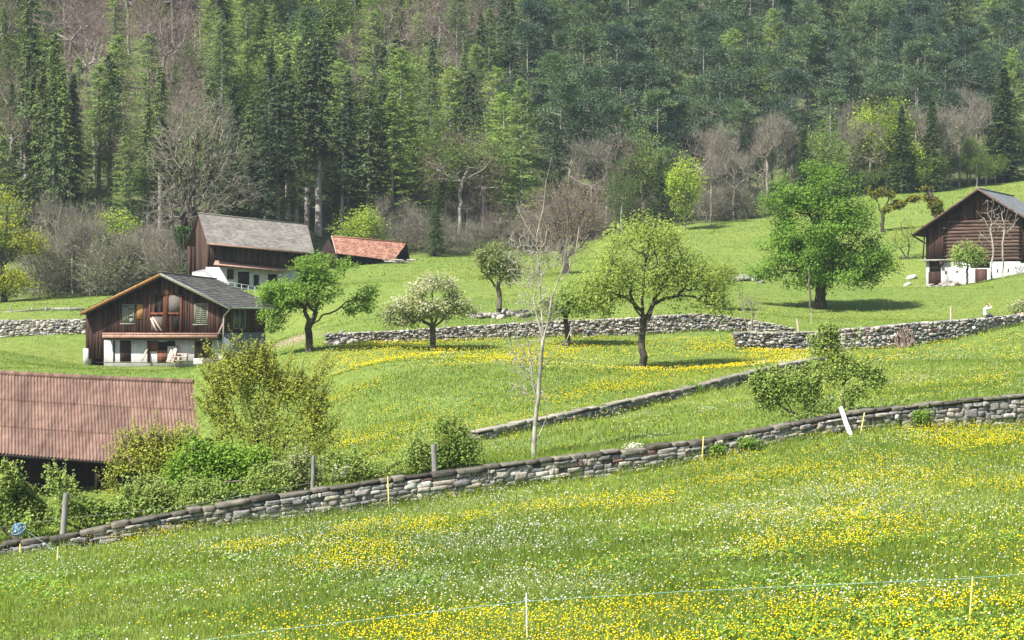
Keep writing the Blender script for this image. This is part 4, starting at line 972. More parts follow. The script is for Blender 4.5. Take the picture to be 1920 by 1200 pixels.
for kk in (k1 - .02, k2 + .02):
    for i in range(nl_):
        zc = (zz[i] + zz[i+1]) / 2 + r_ * .5; mb.tube([f.w(kk, zc, .22 + rb.random() * .06), f.w(kk, zc, -.3)], r_ * .8, 8, rb.random())
mb.build('log_wall', M['logs'], org=org, parent=b5, smooth=True)
mb = MB(); f.box(mb, k1, k2, zlogb - .1, zlogt, -.5, -.16, .1); mb.build('chinking', M['dark'], org=org, parent=b5)
mb = MB(); f.box(mb, -.02, k1 + .3, gz, zf - .003, -.5, -.02, .7); f.box(mb, k1 + .3, f.L, gz, zlogb - .12, -.5, -.02, .7); h.box(mb, 0, DEP - .5, gz, zf - .003, -.4, -.0, .6); rg.box(mb, .5, DEP, gz, zf - .003, -.4, 0, .6); mb.build('plaster_wall', M['plaster'], org=org, parent=b5)
d = piece(f, 'door', 'planks', b5, org, [R5(405, 900, 520, 1030)], -.02, .03, .2); piece(f, 'upper_leaf', 'planks_dark', d, org, [R5(412, 800, 520, 895)], -.02, .03)
d = piece(f, 'door', 'planks', b5, org, [R5(842, 872, 952, 1022)], -.02, .03, .6)
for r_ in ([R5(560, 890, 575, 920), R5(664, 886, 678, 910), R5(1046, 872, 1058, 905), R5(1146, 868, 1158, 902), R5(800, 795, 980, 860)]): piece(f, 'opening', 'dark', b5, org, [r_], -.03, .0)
mb = MB(); f.pbox(mb, *R5(352, 784, 605, 796), 0, .45, .8); mb.build('ledge', M['grey_wood'], org=org, parent=b5)
mb = MB(); f.pbox(mb, *R5(518, 796, 545, 838), 0, .4, .8); mb.build('bracket', M['log_brown'], org=org, parent=b5)
mb = MB(); mb.beam(f.w(*f.uz(*Z5(260, 562), .9), .9), f.w(*f.uz(*Z5(376, 632), .02), .02), .12, .14); mb.build('strut', M['log_brown'], org=org, parent=b5)
mb = MB(); mb.beam(f.w(*f.uz(*Z5(366, 575), .5), .5), f.w(*f.uz(*Z5(352, 782), .3), .3), .12, .12); mb.build('pole', M['log_brown'], org=org, parent=b5)
mb = MB(); mb.beam(f.w(*f.uz(*Z5(560, 490), .5), .5), f.w(*f.uz(*Z5(520, 498), .0), .0), .18, .18, .9)
mb.build('beam_end', M['log_brown'], org=org, parent=b5)
A = f.w(ka, za, ov); Lf = f.w(kl, zl, ov); Rr_ = f.w(kr, zr, ov); back = -(DEP + 1); A2 = f.w(ka, za, back); L2 = f.w(kl, zl, back); R2_ = f.w(kr, zr, back)
mb = MB(); slab(mb, [Lf, A, A2, L2], .14); slab(mb, [A, Rr_, R2_, A2], .14); rf = mb.build('roof', M['planks_dark'], org=org, parent=b5)
mb = MB(); tiles(mb, A, A2, R2_, Rr_, 14, 20, rb, jit=.004, lift=.015); tiles(mb, A2, A, Lf, L2, 14, 20, rb, jit=.004, lift=.015); mb.beam(A + [0, 0, .04], A2 + [0, 0, .04], .35, .07); mb.build('slates', M['roof_slate'], org=org, parent=rf)
n_ = np.array([*f.n, 0]) * .03; mb = MB(); mb.beam(A + n_ - [0, 0, .06], Lf + n_ - [0, 0, .06], .05, .18, .9); mb.beam(A + n_ - [0, 0, .06], Rr_ + n_ - [0, 0, .06], .05, .18, .9); mb.build('bargeboard', M['logs'], org=org, parent=rf)
for e in ('left',): mb = MB(); mb.tube([Lf + [-.05, 0, -.08], L2 + [-.05, 0, -.08]], .08, 8); mb.build('gutter', M['metal'], org=org, parent=b5)
rubble('broken low stone ruin in front of the log barn base', [(1742, 180.6, 20, .4, .5), (1762, 180.2, 26, .55, .45), (1785, 179.8, 22, .4, .5)], 6, .24, 'stone')

# ------------------------------------------------------------------ posts, stakes, wires, stones
def post(name, label, cat, px0, py0, px1, py1, Y, r, mat, dy=0, group=None, cap=None, square=True):
    """from the top pixel to the foot pixel at depth Y (dy: the top leans away)"""
    a = P(px0, py0, Y + dy); b = P(px1, py1, Y); z = Hs(b[0], b[1]); b = np.array([b[0], b[1], min(b[2], z) - .15])
    mb = MB(); rg_ = np.random.default_rng(int(px0 * 7))
    if square:
        k = np.linspace(0, 1, 7); pts = b + (a - b) * k[:, None] + rg_.normal(0, r * .08, (7, 3)); mb.tube(pts, r * (1.05 - .15 * k) , 8, .5); 
        mb.hexa([a + np.array(v) * r * .62 for v in ((-1,-1,-.6),(1,-1,-.6),(1,1,-.6),(-1,1,-.6),(-1,-1,.25),(1,-1,.1),(1,1,.2),(-1,1,.3))])
    else: mb.tube([b, a], [r, r * .8], 6)
    if cap: mb.box(a - [r * 1.8, r * 1.8, .02], a + [r * 1.8, r * 1.8, .05], .5, 0)
    return tag(mb.build(name, M[mat], org=b, smooth=False), label, cat, group)
post('fence_post', 'weathered grey fence post behind the foreground wall, nearest the left edge', 'post', 124, 926, 116, 1008, 59.3, .1, 'grey_wood')
post('fence_post', 'slim grey fence post behind the foreground wall beside the tall yellow-green shrub', 'post', 588, 855, 584, 918, 62, .065, 'grey_wood')
post('fence_post', 'stout grey fence post behind the foreground wall beside the low green bush', 'post', 814, 834, 815, 885, 63, .095, 'grey_wood')
post('white_board', 'white board leaning against the foreground wall on the right', 'board', 1577, 765, 1597, 808, 65.0, .085, 'white_plastic', dy=.3)
Yl = 'yellow fibreglass stake '
post('fence_stake', Yl + 'standing against the foreground wall near its middle', 'stake', 727, 893, 730, 952, 60.4, .028, 'yellow_plastic', square=False)
post('fence_stake', Yl + 'standing against the foreground wall right of the bare sapling', 'stake', 1319, 818, 1316, 868, 63.6, .026, 'yellow_plastic', square=False)
post('fence_stake', Yl + 'tilted beside the leaning white board', 'stake', 1621, 774, 1612, 806, 65.2, .028, 'yellow_plastic', square=False)
post('fence_stake', 'short yellowish stake at the far left foot of the foreground wall', 'stake', 38, 1020, 38, 1042, 56.6, .028, 'yellow_plastic', square=False)
post('fence_stake', Yl + 'under the blue rope in the left of the meadow', 'stake', 109, 1025, 105, 1087, 53, .026, 'yellow_plastic', square=False)
post('fence_stake', 'yellow fibreglass stake leaning far over in the left of the foreground grass', 'stake', 148, 1101, 125, 1175, 46, .026, 'yellow_plastic', square=False)
post('fence_stake', 'white electric fence stake at the bottom edge of the flower meadow', 'stake', 987, 1112, 989, 1225, 32.3, .016, 'white_plastic', square=False)
post('fence_stake', 'pale yellow electric fence stake in the lower right of the flower meadow', 'stake', 1824, 1081, 1814, 1196, 31.8, .016, 'yellow_plastic', square=False)
for px, pyt, lab in ((1783, 575, 'short pale post on the broad wall left of the seated person'), (1521, 578, 'thin pale stake beside the trunk of the big green tree'), (1497, 598, 'short tilted white stake at the end of the curved stone wall'),
                     (833, 597, 'thin yellow stake behind the blossoming apple tree at the wall'), (922, 588, 'thin yellow stake beside the small mid-orchard tree')):
    g = gnd(px, {1783: 122.6, 1521: 135, 1497: 127, 833: 130, 922: 131}[px]); py0 = 600 - g[2] / g[1] * F
    post('marker_post', lab, 'post', px - (3 if px == 1497 else 0), pyt, px + (3 if px == 1497 else 0), py0, g[1], .07 if px in (1783, 1497) else .04, 'pale_wood', square=px in (1783, 1497))
def rope(label, pts, r, mat='rope', sag=.0, cat='rope', name='rope'):
    W_ = [P(*p) for p in pts]; out = []
    for a, b in zip(W_[:-1], W_[1:]):
        for k in np.linspace(0, 1, 14)[:-1]: p = a + (b - a) * k; p = p - [0, 0, sag * 4 * k * (1 - k)]; out.append(p)
    out.append(W_[-1]); mb = MB(); mb.tube(out, r, 5); return tag(mb.build(name, M[mat], org=W_[0]), label, cat)
rope('pale blue-green electric fence rope strung low across the bottom of the flower meadow', [(300, 1212, 34), (480, 1186, 33.6), (720, 1158, 33), (987, 1127, 32.3), (1300, 1108, 32), (1824, 1084, 31.8), (1990, 1070, 31.5)], .0055)
rope('blue-green rope running down from the coiled reel across the left of the meadow', [(52, 997, 57.5), (108, 1035, 53), (141, 1112, 46.2), (139, 1210, 36)], .0055)
rope('thin fence wire running between the posts above the foreground wall', [(-30, 992, 58), (121, 972, 59.3), (330, 952, 60.5), (586, 905, 62)], .005, 'wire', cat='wire', name='fence_wire')
# coil of rope / reel
c0 = P(35, 993, 57.6); mb = MB(); rc = np.random.default_rng(2)
for i in range(9):
    th = np.linspace(0, 6.283, 15); tilt = rc.normal(0, .5); rr = .2 + rc.normal(0, .02); yaw = rc.random() * 3
    p = np.stack([np.cos(th) * rr, np.sin(th) * rr * math.sin(tilt), np.sin(th) * rr * math.cos(tilt)], 1); p = p @ np.array([[math.cos(yaw), math.sin(yaw), 0], [-math.sin(yaw), math.cos(yaw), 0], [0, 0, 1]]).T
    mb.tube(p + c0, .017, 5, rc.random())
rt_ = thing('rope_reel', 'coil of pale blue fence rope hanging at the left end of the foreground wall', 'reel', c0 - [0, 0, .25])
mb.build('coil', M['blue_plastic'], org=rt_.location, parent=rt_)
mb = MB(); mb.tube([c0 + [-.1, .02, -.1], c0 + [.1, .02, .1]], .06, 8); mb.tube([c0 + [0, .1, .1], c0 + [0, .1, -1.0]], .02, 6); mb.build('handle', M['white_plastic'], org=rt_.location, parent=rt_)
rubble('row of loose reddish and white boulders under the small mid-orchard tree', [(905, 139, 8, .35, .3), (925, 139, 8, .4, .3), (950, 139.3, 9, .5, .3), (970, 139.5, 8, .4, .3)], 12, .3)
rubble('scatter of grey stones in the grass left of the big tree', [(1385, 172, 18, .9, .4), (1405, 172, 12, .7, .4)], 13, .3)
for px_, Y_, s_, lb in ((1709, 193, .42, 'larger white boulder in the upper meadow left of the log barn'), (1701, 189.5, .3, 'smaller white boulder in the upper meadow left of the log barn')):
    g_ = gnd(px_, Y_); mb = MB(); stones(mb, np.array([g_ + [0, 0, s_ * .3]]), np.array([[s_ * 1.2, 0, .08]]), np.array([[0, s_, 0]]), np.array([[.1, 0, s_ * .65]]), ST3, np.random.default_rng(int(px_)), .07, np.array([.9]), pn=3); tag(mb.build('boulder', M['plaster'], org=g_), lb, 'boulder')
rubble('tumbled stones on the left end of the long pale wall', [(640, 127.6, 16, .45, 1.0), (662, 127.8, 18, .6, 1.1)], 15, .24)
# weathered root stock on the broad wall
mb = MB(); c0 = P(1697, 652, 119.6); rw = np.random.default_rng(8)
for i in range(22):
    a = c0 + [rw.normal(0, .25), rw.normal(-.1, .12), 0]; pts = [a]; 
    for k in range(4): pts.append(pts[-1] + [rw.normal(0, .14), rw.normal(0, .07), rw.uniform(.15, .42)])
    mb.tube(pts, [.11, .1, .08, .06, .03], 6, rw.random())
tag(mb.build('driftwood_stump', M['driftwood'], org=c0), 'gnarled weathered tree stump leaning on the broad stone wall', 'stump')
# rail fence at the far left
fr = thing('rail_fence', 'grey rail fence along the track at the far left above the rubble wall', 'fence', gnd(80, 172))
mb = MB(); mb.beam(P(-30, 588, 171), P(100, 579, 173), .1, .14); mb.beam(P(100, 579, 173), P(158, 579, 173), .1, .2, .9); mb.build('rail', M['grey_wood'], org=fr.location, parent=fr)
mb = MB(); mb.beam(P(-30, 592, 171), P(150, 585, 173), .25, .3); mb.build('base_beam', M['log_brown'], org=fr.location, parent=fr)
for px in (20, 60, 86, 98, 130):
    g = gnd(px, 172.5); mb = MB(); mb.beam(g - [0, 0, .2], P(px, 576, 172.5), .14, .14); mb.build('post', M['grey_wood'], org=fr.location, parent=fr)

# ------------------------------------------------------------------ seated person
def skin_mesh(name, pts, edges, rad, mat, org, parent=None, sub=2):
    me = bpy.data.meshes.new(name); me.from_pydata([tuple(p) for p in pts], edges, [])
    o = bpy.data.objects.new(name, me); COL.objects.link(o)
    m = o.modifiers.new('skin', 'SKIN'); m.use_smooth_shade = True
    for i, sv in enumerate(me.skin_vertices[0].data): sv.radius = (rad[i], rad[i] * (.85 if rad[i] > .09 else 1)); sv.use_root = (i == 0)
    s = o.modifiers.new('sub', 'SUBSURF'); s.levels = sub; s.render_levels = sub; me.materials.append(M[mat])
    if parent: o.parent = parent
    else: o.location = tuple(org)
    return o
Yp = 122.8; seat = P(1847, 594.5, Yp)
pr = thing('person', 'person in light shirt and dark trousers sitting on the wall, hands raised to the head', 'person', seat)
# local frame: x to the right of the picture, the person faces right and a little away
J = dict(pelvis=(0,0,.1), waist=(-.01,0,.28), chest=(.02,0,.47), neck=(.1,0,.6), head0=(.15,0,.68), head1=(.19,0,.79), kneeL=(.42,-.12,.12), ankL=(.5,-.12,-.28), toeL=(.66,-.12,-.32), kneeR=(.42,.14,.12), ankR=(.5,.14,-.28), toeR=(.66,.14,-.32),
         shL=(.05,-.17,.55), elL=(.36,-.24,.6), wrL=(.27,-.12,.76), shR=(.05,.17,.55), elR=(.36,.24,.6), wrR=(.27,.12,.76))
names = list(J); pts = [J[k] for k in names]; ix = {k: i for i, k in enumerate(names)}
ed = [('pelvis','waist'),('waist','chest'),('chest','neck'),('neck','head0'),('head0','head1'),('pelvis','kneeL'),('kneeL','ankL'),('ankL','toeL'),('pelvis','kneeR'),('kneeR','ankR'),('ankR','toeR'),('chest','shL'),('shL','elL'),('elL','wrL'),('chest','shR'),('shR','elR'),('elR','wrR')]
edges = [(ix[a], ix[b]) for a, b in ed]
rd = dict(pelvis=.13, waist=.12, chest=.14, neck=.055, head0=.085, head1=.09, kneeL=.06, kneeR=.06, ankL=.04, ankR=.04, toeL=.03, toeR=.03, shL=.06, shR=.06, elL=.042, elR=.042, wrL=.03, wrR=.03); rad = [rd[k] for k in names]
for s_, w_ in ((-1, 'wrL'), (1, 'wrR')):
    palm = np.array(J[w_]) + [-.03, -s_ * .03, .05]; pts.append(palm); rad.append(.03); pi_ = len(pts) - 1; edges.append((ix[w_], pi_))
    for k in range(5):
        l = (.055, .07, .075, .07, .055)[k]; st_ = palm + [(.03 - .015 * k) if k else .03, 0, (.02 if k else -.01)]; m1 = st_ + [-.01 if k else .02, -s_ * .02, l * .6]; m2 = m1 + [-.02, -s_ * .03, l * .35]
        for q_ in (st_, m1, m2): pts.append(q_); rad.append(.009); edges.append((pi_ if q_ is st_ else len(pts) - 2, len(pts) - 1))
body = skin_mesh('body', pts, edges, rad, 'skin', seat, pr)
sub_ = lambda ks, es, r_: ([J[k] for k in ks], [(ks.index(a), ks.index(b)) for a, b in es], r_)
a_, b_, c_ = sub_(['waist','chest','shL','elL','shR','elR','pelvis'], [('waist','chest'),('chest','shL'),('shL','elL'),('chest','shR'),('shR','elR'),('pelvis','waist')], [.15,.17,.08,.06,.08,.06,.145]); skin_mesh('shirt', a_, b_, c_, 'shirt', seat, pr)
a_, b_, c_ = sub_(['pelvis','kneeL','ankL','kneeR','ankR'], [('pelvis','kneeL'),('kneeL','ankL'),('pelvis','kneeR'),('kneeR','ankR')], [.155,.08,.06,.08,.06]); skin_mesh('trousers', a_, b_, c_, 'trousers', seat, pr)
skin_mesh('hair', [(.13,0,.76),(.16,0,.82),(.2,0,.85)], [(0,1),(1,2)], [.08,.09,.07], 'hair', seat, pr, 2)
for nm, x_, z_, r_ in (('nose', .275, .745, .016), ('eye', .268, .775, .01), ('mouth', .27, .71, .012)):
    mb = MB(); stones(mb, np.array([[x_, 0 if nm != 'eye' else -.035, z_]]), np.array([[r_, 0, 0]]), np.array([[0, r_, 0]]), np.array([[0, 0, r_]]), ST2, rw, .01, pn=2); mb.build(nm, M['hair' if nm == 'eye' else 'skin'], parent=pr)
pr.rotation_euler = (0, 0, .25)
# ------------------------------------------------------------------ hand placed trees
random.seed(4)
def b_(px, Y): return gnd(px, Y)
S = lambda *a: list(a)
tree('apple_tree', 'leafy green apple tree with two forking dark limbs right of the barn house', 'tree', b_(580, 121),
     [[(580,660),(579,625),(580,608)], [(580,608),(572,585),(570,560),(562,540)], [(580,612),(605,590),(640,575),(668,555),(690,545)], [(580,608),(592,585),(598,560),(600,530)], [(640,575),(655,585),(680,575)]],
     [(545,545,62,40),(600,515,75,38),(660,550,55,38),(510,590,28,32),(600,550,80,32),(692,558,22,26)], 'leaf_apple', n=560, R=.24, nl=17000, ls=.17, spread=.2, bark='bark_dark', seed=11, nscale=.8, thr=.42)
tree('apple_tree', 'blossoming pale apple tree with arching bare lower limbs in front of the long wall', 'tree', b_(811, 121),
     [[(811,655),(812,632),(811,612)], [(811,612),(785,600),(760,602),(742,610)], [(811,615),(830,600),(850,590)], [(811,612),(806,585),(812,560)]],
     [(760,585,45,30),(815,545,52,34),(865,570,38,30),(730,595,20,18),(800,575,70,22)], 'leaf_blossom', n=400, R=.2, nl=13000, ls=.15, spread=.22, seed=12, nscale=.8, thr=.44)
tree('apple_tree', 'small grey-green budding tree on the upper meadow behind the blossoming apple tree', 'tree', b_(934, 139),
     [[(933,595),(937,565),(935,545)]], [(930,490,38,38),(955,510,32,30),(905,495,22,26),(935,530,38,20)], 'leaf_blossom', n=320, R=.2, nl=9000, ls=.15, spread=.25, seed=13, vbias=lambda C, r: -.22)
tree('cherry_tree', 'leafy green tree with leaning dark trunk standing against the long wall, behind the bare sapling', 'tree', b_(1068, 123),
     [[(1070,652),(1063,615),(1060,598)], [(1060,598),(1090,575),(1120,565)], [(1060,598),(1045,575),(1030,560)]],
     [(1070,560,60,34),(1110,545,45,36),(1030,575,35,25),(1130,575,25,22)], 'leaf_shrub', n=380, R=.17, nl=9500, ls=.16, spread=.26, bark='bark_dark', seed=14)
tree('cherry_tree', 'broad yellow-green tree with straight dark trunk standing alone in the middle meadow', 'tree', b_(1203, 106),
     [[(1203,695),(1203,640),(1206,600)], [(1206,600),(1190,570),(1160,555),(1135,545)], [(1206,600),(1225,570),(1270,555),(1310,560)], [(1206,600),(1204,560),(1208,520),(1212,480)], [(1206,598),(1180,540),(1160,500)], [(1206,600),(1240,540),(1270,490)]],
     [(1210,445,78,48),(1160,500,60,48),(1255,500,72,52),(1305,555,55,48),(1130,560,42,38),(1200,530,95,36),(1345,565,36,40),(1310,515,52,42),(1115,540,40,36)], 'leaf_olive', n=900, R=.21, nl=14500, ls=.15, spread=.27, bark='bark_dark', seed=15, nscale=1.1, thr=.48)
tree('pear_tree', 'small loosely leaved tree right of the broad yellow-green tree, behind the wall crest', 'tree', b_(1358, 143), [[(1358,582),(1356,555),(1357,535)]], [(1355,525,32,32),(1375,545,20,20),(1335,530,18,22)], 'leaf_olive', n=260, R=.12, nl=4500, ls=.14, spread=.28, seed=16)
tree('pear_tree', 'big dense dark green tree with a broad crown standing on the upper meadow', 'tree', b_(1539, 150),
     [[(1539,580),(1538,545),(1538,500)], [(1538,520),(1500,480),(1460,440)], [(1538,500),(1560,440),(1590,400)], [(1538,500),(1535,420),(1540,360)], [(1538,525),(1500,535),(1470,530)], [(1538,520),(1600,500),(1640,490)]],
     [(1545,350,62,52),(1480,380,58,50),(1600,400,48,50),(1500,460,80,50),(1590,470,75,52),(1650,490,36,30),(1425,515,30,28),(1530,420,90,60),(1635,505,38,30),(1450,510,36,26),(1560,520,85,26),(1440,365,22,22)], 'leaf_big', n=1100, R=.42, nl=38000, ls=.2, spread=.36, bark='bark_dark', seed=17, nscale=.7, thr=.455)
tree('young_tree', 'slender bare trunk leaning beside the big dense green tree', 'tree', b_(1521, 146), [[(1521,583),(1519,550),(1518,500)]], [(1516,490,12,20)], 'leaf_big', n=40, R=.085, rt=.02, nl=500, ls=.16, seed=18)
tree('young_tree', 'tall bare pale sapling with three forked stems just behind the foreground wall', 'tree', b_(1001, 68.5),
     [[(1001,862),(1003,800),(1010,730),(1016,650),(1017,600),(1012,540),(1008,470),(1007,440),(1018,395),(1024,340)], [(1008,755),(999,725),(995,700),(965,670),(952,630),(948,600)], [(1016,650),(1034,560),(1045,530),(1066,510),(1080,470),(1086,425)],
      [(1007,455),(985,420),(975,400),(968,385)], [(1045,530),(1058,495),(1062,455)], [(1003,830),(1018,800),(1030,760),(1020,745)], [(1012,700),(1040,655),(1062,640),(1072,615)], [(1015,600),(996,570),(990,552)], [(1019,640),(1008,600),(1000,560)], [(1034,560),(1022,540)], [(999,725),(996,690),(990,640)], [(1007,475),(1022,455),(1026,430)]],
     [(1015,510,66,150,0,1.1),(1000,690,55,70,0,.9),(1060,490,50,80,0,.9),(1025,400,40,60,0,.7)], None, n=430, R=.075, rt=.007, rmin=.019, wob=.25, fuzz=900, fuzz_len=.6, bark='bark_pale', twig='bark_pale', bf=.15, seed=19, sides=8)
tree('walnut_tree', 'large bare tree with a fine purplish-brown crown behind the leaning green tree', 'tree', b_(1062, 190), [[(1062,540),(1062,505),(1060,480)], [(1060,490),(1045,450)], [(1060,490),(1090,440)]],
     [(1050,400,72,58),(1085,380,55,55),(1010,410,42,45),(1060,440,70,40),(1105,420,40,40)], 'leaf_ochre', n=1500, R=.35, rt=.016, nl=900, ls=.14, twig='twig_purple', twig_r=.045, seed=20, nscale=.4, thr=.35, bf=.6, fuzz=3000)
# bushes behind the foreground wall
def shrub(name, label, px, Y, ells, leaf, n, nl, ls, seed, stems=7, R=.05, spread=.18, cat='shrub', bark='bark', group=None, vbias=None, thr=.5, bf=.5, nscale=1.0, shoots=0, shoot_len=1.0):
    g = b_(px, Y); rg_ = np.random.default_rng(seed); sts = []; py0 = 600 - g[2] / Y * F; E = ells
    top = min(e[1] for e in E)
    for k in range(stems):
        e = E[k % len(E)]; x1 = e[0] + rg_.normal(0, e[2] * .35); y1 = e[1] + e[3] * .2
        sts.append([(px, py0), (px + (x1 - px) * .35 + rg_.normal(0, 3), py0 + (y1 - py0) * .4, rg_.normal(0, .3)), (x1, y1, rg_.normal(0, .5))])
    sts[0] = [sts[0][0], sts[0][1]]
    return tree(name, label, cat, g, sts, E, leaf, n=n, R=R * 1.6, rt=.006, nl=int(nl * .66), ls=ls, spread=spread * 1.5, bark=bark, bf=bf, seed=seed, nscale=nscale, thr=thr, crown='foliage', trunk='stems', sides=5, group=group, vbias=vbias, shell=.5, shoots=int(shoots * 2.1), shoot_len=shoot_len)
shrub('tall_shrub', 'tall upright yellow-olive shrub overlapping the right end of the corrugated shed roof', 490, 72, [(495,760,105,80,0,1.6),(440,705,62,45,0,1.3),(545,710,68,50,0,1.3),(510,840,120,60,0,1.6),(425,780,50,60,0,1.2),(590,790,42,60,0,1.2),(490,685,75,34,0,1),(475,668,42,26,0,.8),(550,680,34,26,0,.8),(420,690,30,26,0,.8)], 'leaf_ochre', 1000, 25000, .1, 31, 14, .06, .13, shoots=300, shoot_len=1.15, thr=.4)
shrub('green_bush', 'dense bright green bush in front of the tall yellow-olive shrub', 405, 64, [(400,870,66,60,0,1),(440,890,60,48,0,1),(360,895,46,44,0,1),(475,880,36,48,0,1)], 'leaf_bright', 520, 19000, .11, 32, 9, .05, .13, shoots=60, shoot_len=.6)
shrub('twiggy_shrub', 'thin twiggy olive shrub in front of the shed roof corner', 285, 68, [(290,865,62,62,0,1),(275,812,36,42,0,.8),(240,915,50,46,0,1),(325,820,42,50,0,.8),(310,920,70,34,0,1)], 'leaf_ochre', 560, 11000, .1, 33, 11, .04, .14, shoots=190, shoot_len=1.1, vbias=lambda C, r: .12)
shrub('hedge_bush', 'broad leafy bush at the left edge below the shed eave', 40, 61.0, [(30,955,75,48,0,1.0),(85,965,50,34,0,.9),(-40,940,60,56,0,1),(12,915,38,28,0,.6)], 'leaf_shrub', 640, 20000, .11, 34, 12, .05, .12, shoots=150, shoot_len=.8)
shrub('hedge_bush', 'leafy bush with upright shoots between the shed eave and the leaning grey fence post', 165, 61.5, [(150,965,60,34,0,.9),(135,915,14,24,0,.4),(108,905,12,22,0,.4),(215,965,60,28,0,.8),(60,960,40,30,0,.8),(265,955,55,26,0,.7)], 'leaf_shrub', 560, 15000, .11, 35, 12, .04, .12, shoots=190, shoot_len=.9)
shrub('hedge_bush', 'low twiggy olive growth against the back of the foreground wall below the bright green bush', 300, 62.0, [(310,935,60,26,0,.6),(375,925,50,20,0,.6),(440,918,50,18,0,.5),(500,908,40,16,0,.5)], 'leaf_shrub', 380, 9000, .1, 134, 10, .03, .12, shoots=120, shoot_len=.7)
shrub('pale_bush', 'pale cream-leaved bush around the slim grey fence post', 560, 64, [(560,885,52,34,0,.8),(605,890,45,26,0,.8),(520,905,45,24,0,.8)], 'leaf_blossom', 320, 8500, .1, 36, 8, .03, .14, vbias=lambda C, r: -.22, shoots=40, shoot_len=.5)
shrub('green_bush', 'loose green bush beside the stout grey fence post', 840, 66.5, [(850,845,45,36,0,.9),(805,825,42,36,0,.8),(872,860,32,20,0,.7),(815,800,42,18,0,.6),(790,855,40,26,0,.7)], 'leaf_shrub', 420, 10000, .105, 37, 10, .05, .14, vbias=lambda C, r: -.15, shoots=70, shoot_len=.7)
shrub('low_bush', 'low sprawling bush along the wall left of the stout fence post', 700, 66, [(700,868,55,20,0,.8),(750,860,40,22,0,.8),(650,880,45,18,0,.8)], 'leaf_shrub', 360, 6500, .1, 38, 10, .03, .16, shoots=60, shoot_len=.6)
tree('apple_sapling', 'slender young apple tree rising above the wide bush on the right', 'tree', b_(1578, 73), [[(1580,790),(1582,740),(1580,680),(1572,630),(1562,600)], [(1582,720),(1610,690),(1650,670)], [(1580,690),(1550,665),(1530,655)], [(1580,700),(1600,650),(1610,620)], [(1581,735),(1545,700)]],
     [(1575,645,50,42,0,1),(1590,695,62,40,0,1),(1560,610,30,22,0,.5),(1632,720,36,36,0,.8),(1540,655,34,30,0,.6)], 'leaf_shrub', n=460, R=.06, rt=.006, nl=6500, ls=.1, spread=.13, seed=39, bark='bark_dark', bf=.3, nscale=1, shoots=70, shoot_len=.5)
shrub('wide_bush', 'wide light green bush behind the foreground wall, left of the leaning white board', 1520, 70, [(1490,745,68,38,0,1.1),(1560,760,70,32,0,1),(1445,725,42,34,0,.8),(1610,755,55,34,0,.9),(1530,720,50,28,0,.8),(1670,752,48,18,0,.7)], 'leaf_shrub', 620, 17000, .1, 40, 14, .04, .14, nscale=1.2, shoots=150, shoot_len=.6)
shrub('small_bush', 'tiny clump of white blossom on the foreground wall coping', 1186, 65, [(1186,835,13,9,0,.25)], 'white_puff', 80, 500, .06, 41, 5, .02, .06)
for px, Y, r, lab in ((1398, 64.0, 26, 'small leafy weed growing from the foreground wall left of the white board'), (1345, 63.8, 20, 'small leafy weed at the wall foot beside the yellow stake'), (1735, 66.3, 14, 'weed growing from the foreground wall coping right of the white board'), (1128, 81.0, 7, 'dark green tuft growing on the low diagonal wall'), (1300, 87.5, 16, 'grassy tuft in the gap of the low diagonal wall')):
    g = b_(px, Y); py = 600 - g[2] / Y * F
    if px == 1128: py = 768
    if px == 1735: py = 785
    shrub('weed', lab, px, Y, [(px, py - r * .4, r, r * .5, 0, .25)], 'leaf_apple', 90, 900 if r > 12 else 350, .09, 42 + px, 6, .015, .1, cat='weed')
shrub('briar', 'leafless twiggy bush growing on the curved stone wall', 1411, 128.5, [(1408,585,30,28,0,1),(1395,560,22,18,0,.6)], None, 160, 0, .1, 49, 9, .02, bark='twig_grey') if False else None
tree('bare_bush', 'leafless twiggy bush standing at the step between the two stone walls', 'shrub', b_(1409, 125), [[(1409,640),(1409,618)], [(1409,618),(1395,585)], [(1409,618),(1425,580)], [(1409,618),(1408,570)]], [(1408,585,30,26,0,.8),(1400,560,24,16,0,.6)], None, n=170, R=.06, rt=.012, bark='twig_grey', twig='twig_grey', bf=.8, seed=50)
# around the log barn
tree('young_tree', 'small staked green tree in front of the log barn', 'tree', b_(1815, 176), [[(1815,540),(1814,515),(1815,500)]], [(1812,472,30,26),(1800,485,20,18),(1828,480,22,22)], 'leaf_shrub', n=240, R=.1, nl=3600, ls=.17, spread=.22, seed=51)
for k, (px, stems, ells, lab) in enumerate((
    (1860, [[(1862,528),(1862,480),(1857,430),(1860,390),(1862,372)], [(1857,440),(1846,410),(1830,395)], [(1860,420),(1852,400),(1850,375)], [(1861,470),(1840,440)]], [(1856,420,26,50)], 'tall bare pale sapling with straight stem in front of the log barn wall'),
    (1881, [[(1872,525),(1880,480),(1884,430),(1888,400),(1896,380)], [(1884,430),(1878,400),(1873,385)], [(1883,440),(1902,420),(1908,395)]], [(1888,420,24,42)], 'bare pale forked sapling in front of the right half of the log barn'))):
    tree('young_tree', lab, 'tree', b_(px, 177.5), stems, ells, None, n=60, R=.09, rt=.016, bark='bark_pale', twig='bark_pale', bf=.2, seed=52 + k)
tree('old_apple_tree', 'crooked old tree with orange-green clumps behind the big dense tree', 'tree', b_(1655, 232), [[(1655,425),(1655,402),(1663,384)], [(1663,386),(1680,376),(1692,380)], [(1655,402),(1642,372),(1628,352)], [(1663,384),(1668,368)], [(1692,380),(1715,372)]],
     [(1626,350,16,12),(1643,360,14,11),(1684,384,13,8),(1714,372,13,6),(1662,392,10,8),(1670,366,10,7)], 'leaf_mistle', n=150, R=.22, rt=.02, nl=4200, ls=.26, spread=.2, bark='bark_dark', bf=.4, seed=61)
